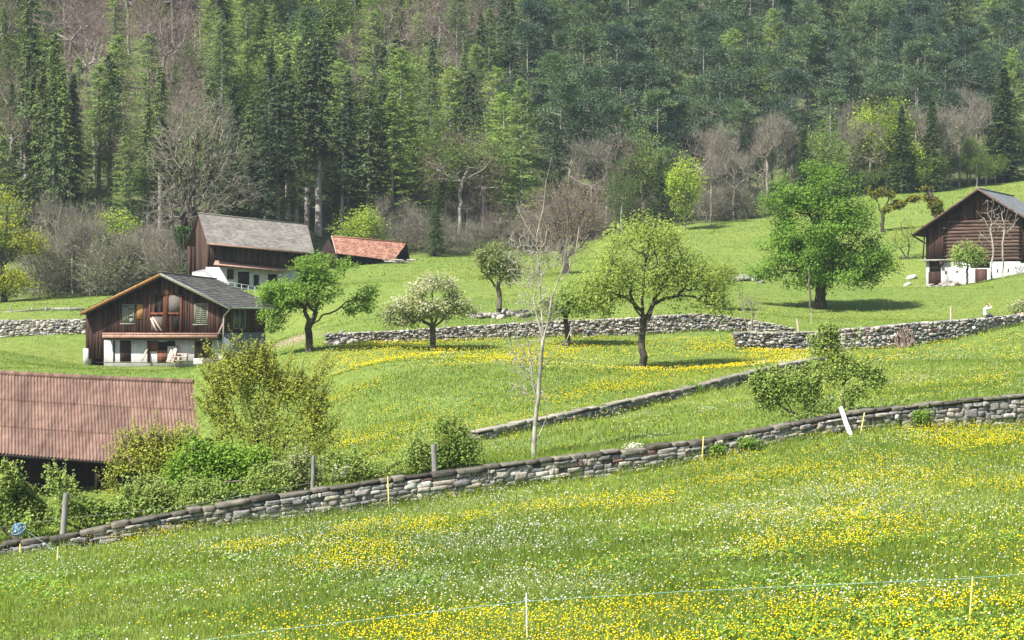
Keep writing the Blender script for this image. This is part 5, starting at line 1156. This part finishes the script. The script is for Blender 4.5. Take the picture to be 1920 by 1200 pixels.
tree('old_apple_tree', 'ivy-clad leaning tree stub with orange-green foliage left of the log barn roof', 'tree', b_(1755, 226), [[(1758,402),(1753,378),(1743,352)]], [(1741,350,12,12),(1744,365,12,14),(1753,380,11,12),(1758,394,9,9)], 'leaf_mistle', n=130, R=.25, rt=.02, nl=4600, ls=.24, spread=.22, bark='bark_dark', bf=.4, seed=62, vbias=lambda C, r: np.clip((C[:, 2] - C[:, 2].mean()) * .18, -.3, .3) - .1)
tree('hawthorn', 'thin green-leaved thorn bush on the meadow between the big tree and the log barn', 'shrub', b_(1700, 205), [[(1705,470),(1702,445)], [(1702,445),(1690,425)]], [(1700,430,26,22),(1690,450,26,16)], 'leaf_olive', n=200, R=.1, nl=700, ls=.2, seed=63)
shrub('rose_bush', 'low pale green bush at the right edge above the broad wall', 1905, 126.5, [(1905,577,18,11,0,.7),(1925,572,18,14,0,.7)], 'leaf_blossom', 200, 1800, .13, 64, 7, .03, .15)
shrub('rose_bush', 'pink flowering bush on the broad wall at the right edge', 1917, 124.6, [(1915,596,9,6,0,.4)], 'pink_petal', 90, 420, .12, 65, 5, .02, .1)
# the old tree with ivy behind the hay barn
old = tree('oak_tree', 'huge old bare tree with ivy-covered trunk left of the tall grey-roofed barn', 'tree', b_(352, 196), [[(352,545),(350,500),(346,455)], [(346,460),(325,435),(305,430),(288,410)], [(325,435),(320,410),(322,390)], [(348,455),(360,400),(362,350),(365,290),(372,240),(366,200)], [(362,350),(400,330),(430,350)], [(362,340),(330,300),(318,260)], [(365,300),(395,260),(410,220)], [(362,360),(420,370),(450,360)]],
     [(370,240,75,60),(330,300,60,70),(415,300,60,70),(360,380,80,50),(450,360,45,40),(300,400,40,40)], None, n=1500, R=.62, rt=.022, bark='bark_dark', twig='twig_grey', twig_r=.07, seed=70, nscale=.3, thr=.33, bf=.45, fuzz=2200, fuzz_len=1.3)
rg_ = np.random.default_rng(3); n = 4200; k = rg_.random(n); c0 = P(351, 540, 196); c1 = P(347, 425, 196); C = c0 + (c1 - c0) * k[:, None]; th = rg_.random(n) * 6.283; rr = (.6 + .35 * np.sin(k * 9)) * rg_.uniform(.6, 1.3, n); C = C + np.c_[np.cos(th) * rr, np.sin(th) * rr, np.zeros(n)]
mb = MB(); leaves(mb, C, rg_, .24, None, .2, out=np.c_[np.cos(th), np.sin(th), 0 * th]); mb.build('ivy', M['leaf_ivy'], org=np.array(old.location), parent=old)

# ------------------------------------------------------------------ edge of the wood, tree by tree
def pl(kind, px, Y, h, label, group=None, var=0, wide=1.0): return place(kind, var, gnd(px, Y) - [0, 0, .2], h, label, group, wide=wide)
pl('lime', 678, 224, 6.0, 'round fresh lime-green tree directly behind the red-roofed shed', wide=1.25)
pl('lime', 1283, 250, 9.0, 'bright lime-green tree at the wood edge right of the bare walnut crown', var=1, wide=.8)
pl('lime', 1660, 274, 12.5, 'tall slim light green tree behind the crooked mistletoe tree', var=0, wide=.8)
pl('lime', 1618, 276, 11, 'drooping pale green tree behind the top right of the big dense tree', var=1, wide=.8)
pl('lime', 1712, 275, 6.5, 'rounded soft green bush-like tree left of the log barn roof peak', var=0, wide=1.6)
pl('beech', 1895, 292, 8.5, 'green bushy tree at the right edge above the log barn', var=1, wide=1.3)
pl('fir', 817, 228.5, 8.5, 'small dense dark spruce standing alone in front of the bare brown tree', var=0, wide=1.0)
pl('bare', 862, 238, 14.5, 'broad bare brown tree with drooping boughs at the wood edge beside the small spruce', var=1, wide=1.15)
pl('bare', 905, 240, 12, 'bare brown tree right of the small dark spruce', var=2, wide=.95)
pl('fir', 1882, 282.5, 17, 'tall full dark spruce above the slate roof of the log barn', var=1, wide=1.35)
pl('fir', 1748, 273, 13.5, 'dark spruce behind the rounded soft green tree', var=2, wide=1.0)
pl('fir', 1690, 271.5, 12.5, 'dark spruce between the two slim light green trees and the mistletoe stub', var=0, wide=1.0)
pl('fir', 1505, 268, 11, 'small dark spruce rising behind the crown of the big dense tree', var=1)
pl('fir', 1237, 255, 9.5, 'narrow dark spruce left of the bright lime-green tree', var=2, wide=.9)
for px, Y, h, v, lab in ((1333, 256, 11, 0, 'pale grey bare ash right of the bright lime-green tree'), (1375, 262, 10.5, 1, 'pale grey bare ash halfway between the bright lime-green tree and the big dense tree'), (1435, 270, 13, 0, 'tall pale bare ash just left of the big dense tree crown'),
                         (1800, 292, 12, 1, 'bare grey ash between the dark spruces above the log barn'), (1832, 290, 10, 0, 'bare grey ash left of the tall full spruce'), (760, 236, 6.5, 0, 'low bare grey tree right of the round lime-green tree'), (1595, 285, 10, 1, 'bare grey ash behind the big dense tree')):
    pl('grey', px, Y, h * .9, lab, var=v, wide=.9)
pl('beech', 1165, 245, 10, 'airy yellow-green tree at the wood edge above the broad yellow-green meadow tree', var=2, wide=.9)
def at_edge(px, Y): return b_(px, Y)
tree('maple_tree', 'yellow-green maple cut by the left edge of the photo', 'tree', b_(8, 192), [[(8,572),(6,520),(4,480)], [(5,500),(30,460)], [(5,510),(-20,450)]], [(10,400,40,40),(40,470,48,45),(0,520,60,45),(60,500,30,36),(-30,450,40,50)], 'leaf_yellow', n=420, R=.3, nl=9000, ls=.24, spread=.4, seed=81, nscale=.4, bark='bark_dark')
tree('maple_tree', 'sparse yellow-green maple among grey bushes left of the old ivy tree', 'tree', b_(215, 207), [[(215,556),(214,500),(212,470)]], [(215,430,45,40),(195,460,30,25),(235,470,25,25)], 'leaf_lime', n=320, R=.2, nl=2400, ls=.24, spread=.4, seed=82, nscale=.4, twig='twig_grey', twig_r=.04)
gl = 'grey-brown leafless bushes along the wood edge left of the barns'
for k, px in enumerate(range(85, 350, 26)):
    pl('grey', px + random.uniform(-6, 6), 203 + random.uniform(-5, 7), random.uniform(6, 8), 'grey-brown leafless bush at the wood edge between the yellow-green maple and the barns', gl, var=k, wide=1.15)
k = 0
for row, (Y0, st) in enumerate(((199, 15), (205, 17))):
    for px in range(78, 345, st):
        k += 1; pl('scrub', px + random.uniform(-5, 5), Y0 + random.uniform(-3, 4), random.uniform(4.5, 6.5), 'low leafless hazel bush in the grey thicket at the wood edge left of the barns', 'leafless hazel thicket left of the barns', var=k, wide=1.0)
for px in list(range(700, 1060, 16)) + list(range(1090, 1240, 15)) + list(range(1310, 1420, 15)):
    k += 1; Y = np.interp((px - 960) / F * 250, EX, EY) + random.uniform(0, 6); pl('scrub', px, Y, random.uniform(3, 5.0), 'low leafless hazel bush along the foot of the wood above the meadow', 'low hazel bushes along the foot of the wood', var=k, wide=.9)
for px in range(1560, 1880, 17):
    k += 1; Y = np.interp((px - 960) / F * 265, EX, EY) + random.uniform(0, 7); pl('beech', px, Y, random.uniform(3.5, 6.5), 'small fresh green beech sapling at the wood edge above the log barn meadow', 'fresh green saplings along the wood edge near the log barn', var=k, wide=1.35)
gl2 = 'thin thicket along the upper wood edge'
for k, px in enumerate(list(range(1085, 1230, 24)) + list(range(1315, 1480, 17)) + list(range(1550, 1790, 40)) + list(range(1770, 1870, 24))):
    Y = np.interp((px - 960) / F * 265, EX, EY) + random.uniform(1, 10)
    pl(random.choice(['grey', 'grey', 'grey', 'beech', 'bare']), px + random.uniform(-6, 6), Y, random.uniform(8, 13), 'thin tree in the grey thicket between the dark pines and the meadow', gl2, var=k, wide=.95)
gl3 = 'low bare scrub in front of the wood beside the red-roofed shed'
for k, px in enumerate((715, 738, 775, 800, 845, 875, 905, 935, 960, 990, 1015)):
    pl('bare' if k % 2 else 'grey', px, 235 + random.uniform(-1, 5), random.uniform(4, 7), 'low bare brown scrub tree at the wood edge right of the red-roofed shed', gl3, var=k, wide=1.1)

# ------------------------------------------------------------------ the wooded slope
rf_ = np.random.default_rng(21)
LAB = {
 'spruce': ('dark spruce on the wooded hillside', 'dark spruces on the wooded slope'), 'spruce_tall': ('tall spruce with a long bare lower trunk at the front of the wood', 'tall bare-trunked spruces along the front of the wood'),
 'pine': ('blue-green pine in the dense dark stand on the slope above the log barn', 'blue-green pines of the dense stand above the log barn'), 'larch': ('fresh pale green larch on the slope above the grey-roofed barns', 'fresh green larches above the grey-roofed barns'),
 'bare': ('leafless purplish-brown beech among the conifers', 'leafless beeches among the conifers'), 'beech': ('beech just coming into pale green leaf on the slope', 'beeches just coming into leaf on the slope')}
spots = []
def put(kind, px, Y, h, var=None, wide=1.0):
    lab, grp = LAB[kind]; g = gnd(px, Y); pyb = 600 - g[2] / Y * F
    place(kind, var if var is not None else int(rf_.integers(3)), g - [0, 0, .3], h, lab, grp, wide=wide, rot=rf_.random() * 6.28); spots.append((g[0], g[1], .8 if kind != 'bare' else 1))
# front ranks seen clearly
for px in (62, 80, 100, 118, 138): put('spruce', px, 208 + rf_.random() * 8, rf_.uniform(16, 19.5), wide=.9)
for px, dY, h in ((185, 22, 20), (205, 26, 22), (300, 20, 20), (520, 12, 19), (540, 16, 23), (556, 9, 18), (575, 12, 21), (597, 10, 24), (612, 22, 25), (640, 8, 19), (652, 14, 22), (690, 8, 18), (716, 10, 21), (735, 8, 20), (752, 18, 22), (883, 14, 19), (930, 16, 20), (945, 10, 17), (978, 6, 19)):
    Y = np.interp((px - 960) / F * 230, EX, EY) + dY; put('spruce_tall' if rf_.random() < .7 else 'larch', px, Y, h * rf_.uniform(.85, 1.1), wide=rf_.uniform(.95, 1.3))
for px, dY, h in ((470, 14, 17), (495, 10, 15), (505, 20, 20), (1043, 14, 13), (1130, 24, 14), (860, 22, 16), (440, 20, 17)):
    Y = np.interp((px - 960) / F * 230, EX, EY) + dY; put('spruce', px, Y, h)
for px, dY, h in ((130, 60, 17), (160, 52, 15), (10, 20, 15), (40, 40, 13), (640, 42, 14), (815, 60, 15), (800, 80, 14)):
    Y = np.interp((px - 960) / F * 230, EX, EY) + dY; put('bare', px, Y, h)
step = 4.7
for Y in np.arange(205, 405, step * .95):
    for x in np.arange(-.30 * Y, .30 * Y, step):
        if x > .035 * Y and rf_.random() < .2: continue
        X = x + rf_.normal(0, 1.6); Yj = Y + rf_.normal(0, 1.6); d = Yj - edgeY(X)
        if d < 8: continue
        z = Hs(X, Yj); px = 960 + F * X / Yj; py = 600 - F * z / Yj
        if py < -60 or px < -70 or px > 1990: continue
        if any((X - a) ** 2 + (Yj - b) ** 2 < 11 for a, b, c in spots): continue
        nn = noise2(np.array([px / 170]), np.array([py / 150]), 5)[0] ; n2 = noise2(np.array([px / 60]), np.array([py / 60]), 15)[0]
        right = px + (py - 200) * .35 + (nn - .5) * 200
        r = rf_.random()
        if right > 1040: kind = 'pine' if r < .9 else ('spruce' if r < .96 else 'larch')
        else:
            if 60 < px < 300 and 40 < py < 320 and r < .42: kind = 'bare'
            elif 760 < px < 900 and py < 300: kind = 'bare' if r < .4 else ('larch' if r < .8 else 'beech')
            elif n2 > .74: kind = 'bare'
            elif d < 30: kind = 'spruce' if r < .25 else ('spruce_tall' if r < .5 else ('larch' if r < .85 else 'beech'))
            elif px < 180 and nn > .45: kind = 'spruce' if r < .45 else 'larch'
            else: kind = 'larch' if r < .56 else ('spruce' if r < .66 else ('beech' if r < .86 else ('pine' if r < .93 else 'bare')))
        if kind == 'pine' and rf_.random() < .0: continue
        if kind == 'larch' and rf_.random() < .12: kind = 'beech'
        h = {'pine': 15, 'spruce': 18, 'spruce_tall': 20, 'larch': 17, 'bare': 13, 'beech': 14.5}[kind] * rf_.uniform(.68, 1.2)
        put(kind, px, Yj, h, wide=rf_.uniform(.9, 1.15))
print('wood trees', len(spots))

# ------------------------------------------------------------------ grass and flowers
def scatter(Y0, Y1, dens, rng, margin=.3):
    n = int((Y1 - Y0) * (margin * (Y0 + Y1)) * dens)
    y = np.sqrt(rng.random(n) * (Y1**2 - Y0**2) + Y0**2); x = (rng.random(n) * 2 - 1) * margin * y
    return x, y
def grass(name, label, specs, seed):
    rng = np.random.default_rng(seed); mb = MB()
    for (Y0, Y1, dens, hgt, wid) in specs:
        x, y = scatter(Y0, Y1, dens, rng)
        k = (y < edgeY(x) + 1) & (fbm(x * .9, y * .9, 31) + .25 > rng.random(len(x)) * .9)
        # keep stone walls and floors clear of blades
        x = x[k]; y = y[k]; z = H(x, y); n = len(x)
        h = hgt * rng.uniform(.5, 1.25, n) * (.6 + .8 * fbm(x * .35, y * .35, 33)); th = rng.random(n) * 6.283; w = wid * rng.uniform(.6, 1.3, n)
        s = np.c_[np.cos(th), np.sin(th), 0 * th] * w[:, None] * .5; lean = rng.normal(0, .3, (n, 2)) * h[:, None]
        B = np.c_[x, y, z - .03]; T = B + np.c_[lean, h]; Mi = B + np.c_[lean * .3, h * .6]
        V = np.stack([B - s, B + s, Mi + s * .8, T, Mi - s * .8], 1).reshape(-1, 3)
        Q = (np.arange(n) * 5)[:, None] + np.array([0, 1, 2, 4]); Tt = (np.arange(n) * 5)[:, None] + np.array([4, 2, 3])
        att = np.clip(rng.normal(.42, .2, n) + (fbm(x * .12, y * .12, 35) - .5) * .7 + (rng.random(n) < .06) * .4, 0, 1)
        mb.add(V, Q, att); mb.n -= 0
        mb.v.append(np.zeros((0, 3))); mb.f.append((Tt + (mb.n - len(V)), att, np.zeros(n, int)))
    return tag(mb.build(name, M['blade']), label, 'grass', kind='stuff')
grass('meadow_grass', 'long green grass of the foreground meadow', [(26, 45, 360, .2, .016), (45, 71, 200, .2, .022)], 1)
def fringe(name, label, paths, seed):
    rng = np.random.default_rng(seed); mb = MB()
    for prof, dn, hgt, wid, off in paths:
        P_ = np.array([gnd(r[0], r[3]) for r in prof]); s_, R__, L_ = resample(P_, .1); n = int(L_ * dn); i = rng.integers(0, len(R__) - 1, n); B = R__[i, :2] + rng.normal(0, .12, (n, 2)) + np.array([0, -1.0]) * (off + np.abs(rng.normal(0, .16, n)))[:, None]
        keep = fbm(R__[i, 0] * .7, R__[i, 1] * .7, seed + 2) > .36; B = B[keep]; n = len(B)
        B = np.c_[B, H(B[:, 0], B[:, 1]) - .03]; h = hgt * rng.uniform(.4, 1.3, n); th = rng.random(n) * 6.283; w = wid * rng.uniform(.6, 1.3, n)
        sd = np.c_[np.cos(th), np.sin(th), 0 * th] * w[:, None] * .5; T = B + np.c_[rng.normal(0, .3, (n, 2)) * h[:, None], h]
        mb.add(np.stack([B - sd, B + sd, T], 1).reshape(-1, 3), np.arange(3 * n).reshape(-1, 3), np.clip(rng.normal(.5, .22, n), 0, 1))
    return tag(mb.build(name, M['blade']), label, 'grass', kind='stuff')
fringe('rough_grass', 'rough uncut grass along the feet of the stone walls', [(W1, 170, .38, .022, .26), (W2, 110, .3, .03, .24), (W3, 60, .32, .05, .42), (W4, 60, .32, .05, .42), (W5, 50, .3, .05, .42)], 6)
grass('meadow_grass', 'shorter green grass of the middle and upper meadows', [(71, 100, 80, .16, .035), (100, 140, 36, .12, .05), (140, 200, 12, .11, .075), (200, 290, 6, .16, .1)], 2)
def flowers(name, label, mat, fn, specs, seed, hgt=.3, kind='oct'):
    rng = np.random.default_rng(seed); mb = MB(); tot = 0
    for (Y0, Y1, dens, size) in specs:
        x, y = scatter(Y0, Y1, dens, rng); z = H(x, y); px = 960 + F * x / y; py = 600 - F * z / y
        k = fn(x, y, px, py) > rng.random(len(x)); k &= y < edgeY(x)
        x = x[k]; y = y[k]; z = z[k]; n = len(x); tot += n
        zz = z + hgt * rng.uniform(.55, 1.15, n) * (1 if Y0 < 70 else .65); C = np.c_[x, y, zz]; s = size * rng.uniform(.6, 1.25, n)
        O = np.array([(1, 0, 0), (0, 1, 0), (-1, 0, 0), (0, -1, 0), (0, 0, .75), (0, 0, -.75)]); R_ = rng.random(n) * 6.283; cs = np.cos(R_)[:, None]; sn = np.sin(R_)[:, None]
        Ox = O[None, :, 0] * cs - O[None, :, 1] * sn; Oy = O[None, :, 0] * sn + O[None, :, 1] * cs
        V = C[:, None] + np.stack([Ox, Oy, np.broadcast_to(O[None, :, 2], Ox.shape)], 2) * s[:, None, None] * .5
        Q = np.array([(0,1,4),(1,2,4),(2,3,4),(3,0,4),(1,0,5),(2,1,5),(3,2,5),(0,3,5)])
        mb.add(V.reshape(-1, 3), ((np.arange(n) * 6)[:, None, None] + Q[None]).reshape(-1, 3), np.repeat(rng.random(n), 8))
    print(name, tot)
    return tag(mb.build(name, M[mat]), label, 'flowers', kind='stuff')
ss = lambda e0, e1, x: (lambda t: t * t * (3 - 2 * t))(np.clip((x - e0) / (e1 - e0), 0, 1))
def yel_near(x, y, px, py):
    nz = fbm(x * .28, y * .28, 51, 4); n2 = fbm(x * 1.1, y * 1.1, 55)
    d = .025 + .62 * ss(.5, .7, nz) * (.4 + n2)
    d = d + ss(1128, 1170, py + (nz - .5) * 60) * (1 - ss(1172, 1192, py - (n2 - .5) * 10 + np.where(px > 1450, (px - 1450) * .03, 0)) * np.where(px > 1200, .85, 0.2)) * ss(620, 850, px) * .9 * (.6 + .4 * n2)
    d = d + .22 * ss(1000, 1500, px) * ss(.42, .65, n2) + .3 * ss(1500, 1900, px) * (1 - ss(850, 1000, py)) * ss(.4, .6, nz)
    d = d * (1 - .75 * ss(350, 0, px) * 1.0) * (1 - .6 * ss(700, 200, px) * ss(1050, 1150, py))
    wallb = np.interp(px, [r[0] for r in W1], [r[2] for r in W1]); d = d * ss(0, 28, py - wallb)
    return np.clip(d, 0, 1)
def wht_near(x, y, px, py):
    nz = fbm(x * .3, y * .3, 61, 4); n2 = fbm(x * .9, y * .9, 65)
    d = .06 + .5 * ss(.5, .7, nz) * (.3 + n2) + .25 * np.exp(-((px - 850) / 330) ** 2 - ((py - 1080) / 80) ** 2) + .35 * np.exp(-((px - 1580) / 170) ** 2 - ((py - 950) / 40) ** 2)
    wallb = np.interp(px, [r[0] for r in W1], [r[2] for r in W1]); d = d * (1 - .5 * ss(300, 0, px)) * ss(0, 25, py - wallb) * (1 - .7 * ss(1150, 1180, py))
    return np.clip(d, 0, 1)
def near(fn): return lambda x, y, px, py: fn(x, y, px, py) * (py > np.interp(px, [r[0] for r in W1], [r[2] for r in W1]))
flowers('buttercups', 'yellow buttercups crowding the foreground meadow', 'yellow_petal', near(yel_near), [(27, 70, 120, .04)], 3, .36)
def umb(x, y, px, py):
    nz = fbm(x * .5, y * .5, 95, 3); return np.clip(.02 + ss(.5, .62, nz) * (.25 + .75 * np.exp(-((px - 900) / 330) ** 2 - ((py - 1080) / 60) ** 2) + .9 * np.exp(-((px - 1560) / 190) ** 2 - ((py - 960) / 35) ** 2) + .6 * np.exp(-((px - 1140) / 60) ** 2 - ((py - 1140) / 30) ** 2)), 0, 1) * (py > np.interp(px, [r[0] for r in W1], [r[2] for r in W1]) + 12)
flowers('cow_parsley', 'pale hazy patches of cow parsley among the foreground buttercups', 'white_puff', umb, [(27, 66, 95, .024)], 14, .4)
rh = np.random.default_rng(9); x, y = scatter(27, 50, 34, rh); px_ = 960 + F * x / y; py_ = 600 - F * H(x, y) / y
k = (fbm(x * .5, y * .5, 91) * 1.1 + ss(1150, 1200, py_) * .35 * ss(1150, 1400, px_) > .62 + rh.random(len(x)) * .25); x = x[k]; y = y[k]
C = np.c_[x, y, H(x, y) + rh.uniform(.04, .2, len(x))]; C = (C[:, None] + rh.normal(0, .05, (len(x), 5, 3))).reshape(-1, 3); mb = MB(); leaves(mb, C, rh, .11, None, .6, .45); tag(mb.build('meadow_herbs', M['leaf_apple']), 'broad-leaved herbs growing low among the foreground grass', 'herbs', kind='stuff')
flowers('dandelion_clocks', 'white dandelion clocks dotted through the foreground meadow', 'white_puff', near(wht_near), [(27, 70, 32, .052)], 4, .36)
def yel_mid(x, y, px, py):
    u = py + (px - 960) * .16; nz = fbm(px / 150, u / 16, 71, 4); n2 = fbm(px / 40, u / 7, 75)
    w3 = np.interp(px, [r[0] for r in W3] + [1540, 1920], [r[2] for r in W3] + [655, 610]); w2 = np.interp(px, [r[0] for r in W2], [r[2] for r in W2]); w1 = np.interp(px, [r[0] for r in W1], [r[1] for r in W1])
    mid = (py > w3 + 2) & (px < 1560) & (py < np.where(px < 890, w1, w2 - 8)) & (px > 560)
    d = mid * (.1 + .38 * ss(.42, .7, nz) * (.4 + n2)) * ss(560, 660, px)
    d = d + mid * ss(1540, 1440, px) * .4 * np.exp(-((py - (772 - (px - 960) * .21)) / 11.0) ** 2) * ss(1000, 1150, px) * (.4 + n2)
    low = (py > w2) & (py < w1) & (px > 890); d = d + low * .07 * ss(.45, .6, n2) + ((px > 1540) & (py > 620) & (py < w1)) * .1 * ss(.4, .6, nz)
    up = (py < w3 - 40); return np.clip(d * (1 - up) + up * .015 * ss(.45, .6, n2), 0, 1)
flowers('buttercups', 'yellow buttercups in bands across the middle meadow', 'yellow_petal', yel_mid, [(68, 100, 60, .055), (100, 150, 38, .075), (150, 200, 4, .08)], 5)
def wht_mid(x, y, px, py):
    u = py + (px - 960) * .16; nz = fbm(px / 120, u / 20, 81, 4); w1 = np.interp(px, [r[0] for r in W1], [r[1] for r in W1]); w3 = np.interp(px, [r[0] for r in W3] + [1540, 1920], [r[2] for r in W3] + [655, 610])
    return np.clip((.08 + .35 * ss(.5, .7, nz)) * (py < w1) * (py > w3) * ss(500, 640, px), 0, 1)
flowers('dandelion_clocks', 'pale dandelion clocks sprinkled over the middle meadow', 'white_puff', wht_mid, [(68, 100, 20, .05), (100, 150, 9, .06)], 6)
# ------------------------------------------------------------------ air
hz = NT('haze_air'); pv = hz.n('ShaderNodeVolumePrincipled'); pv.inputs['Color'].default_value = (0.7, 0.86, 1.0, 1)
pv.inputs['Density'].default_value = 0.00015; pv.inputs['Anisotropy'].default_value = 0.0; hz.l(pv.outputs[0], hz.out.inputs['Volume'])
mb = MB(); mb.box((-430, -130, float(GZ.min()) - 1.5), (430, 710, float(GZ.max()) + 30)); hb = mb.build('haze', hz.m); tag(hb, kind='stuff', label='thin pale haze in the valley air', cat='haze')
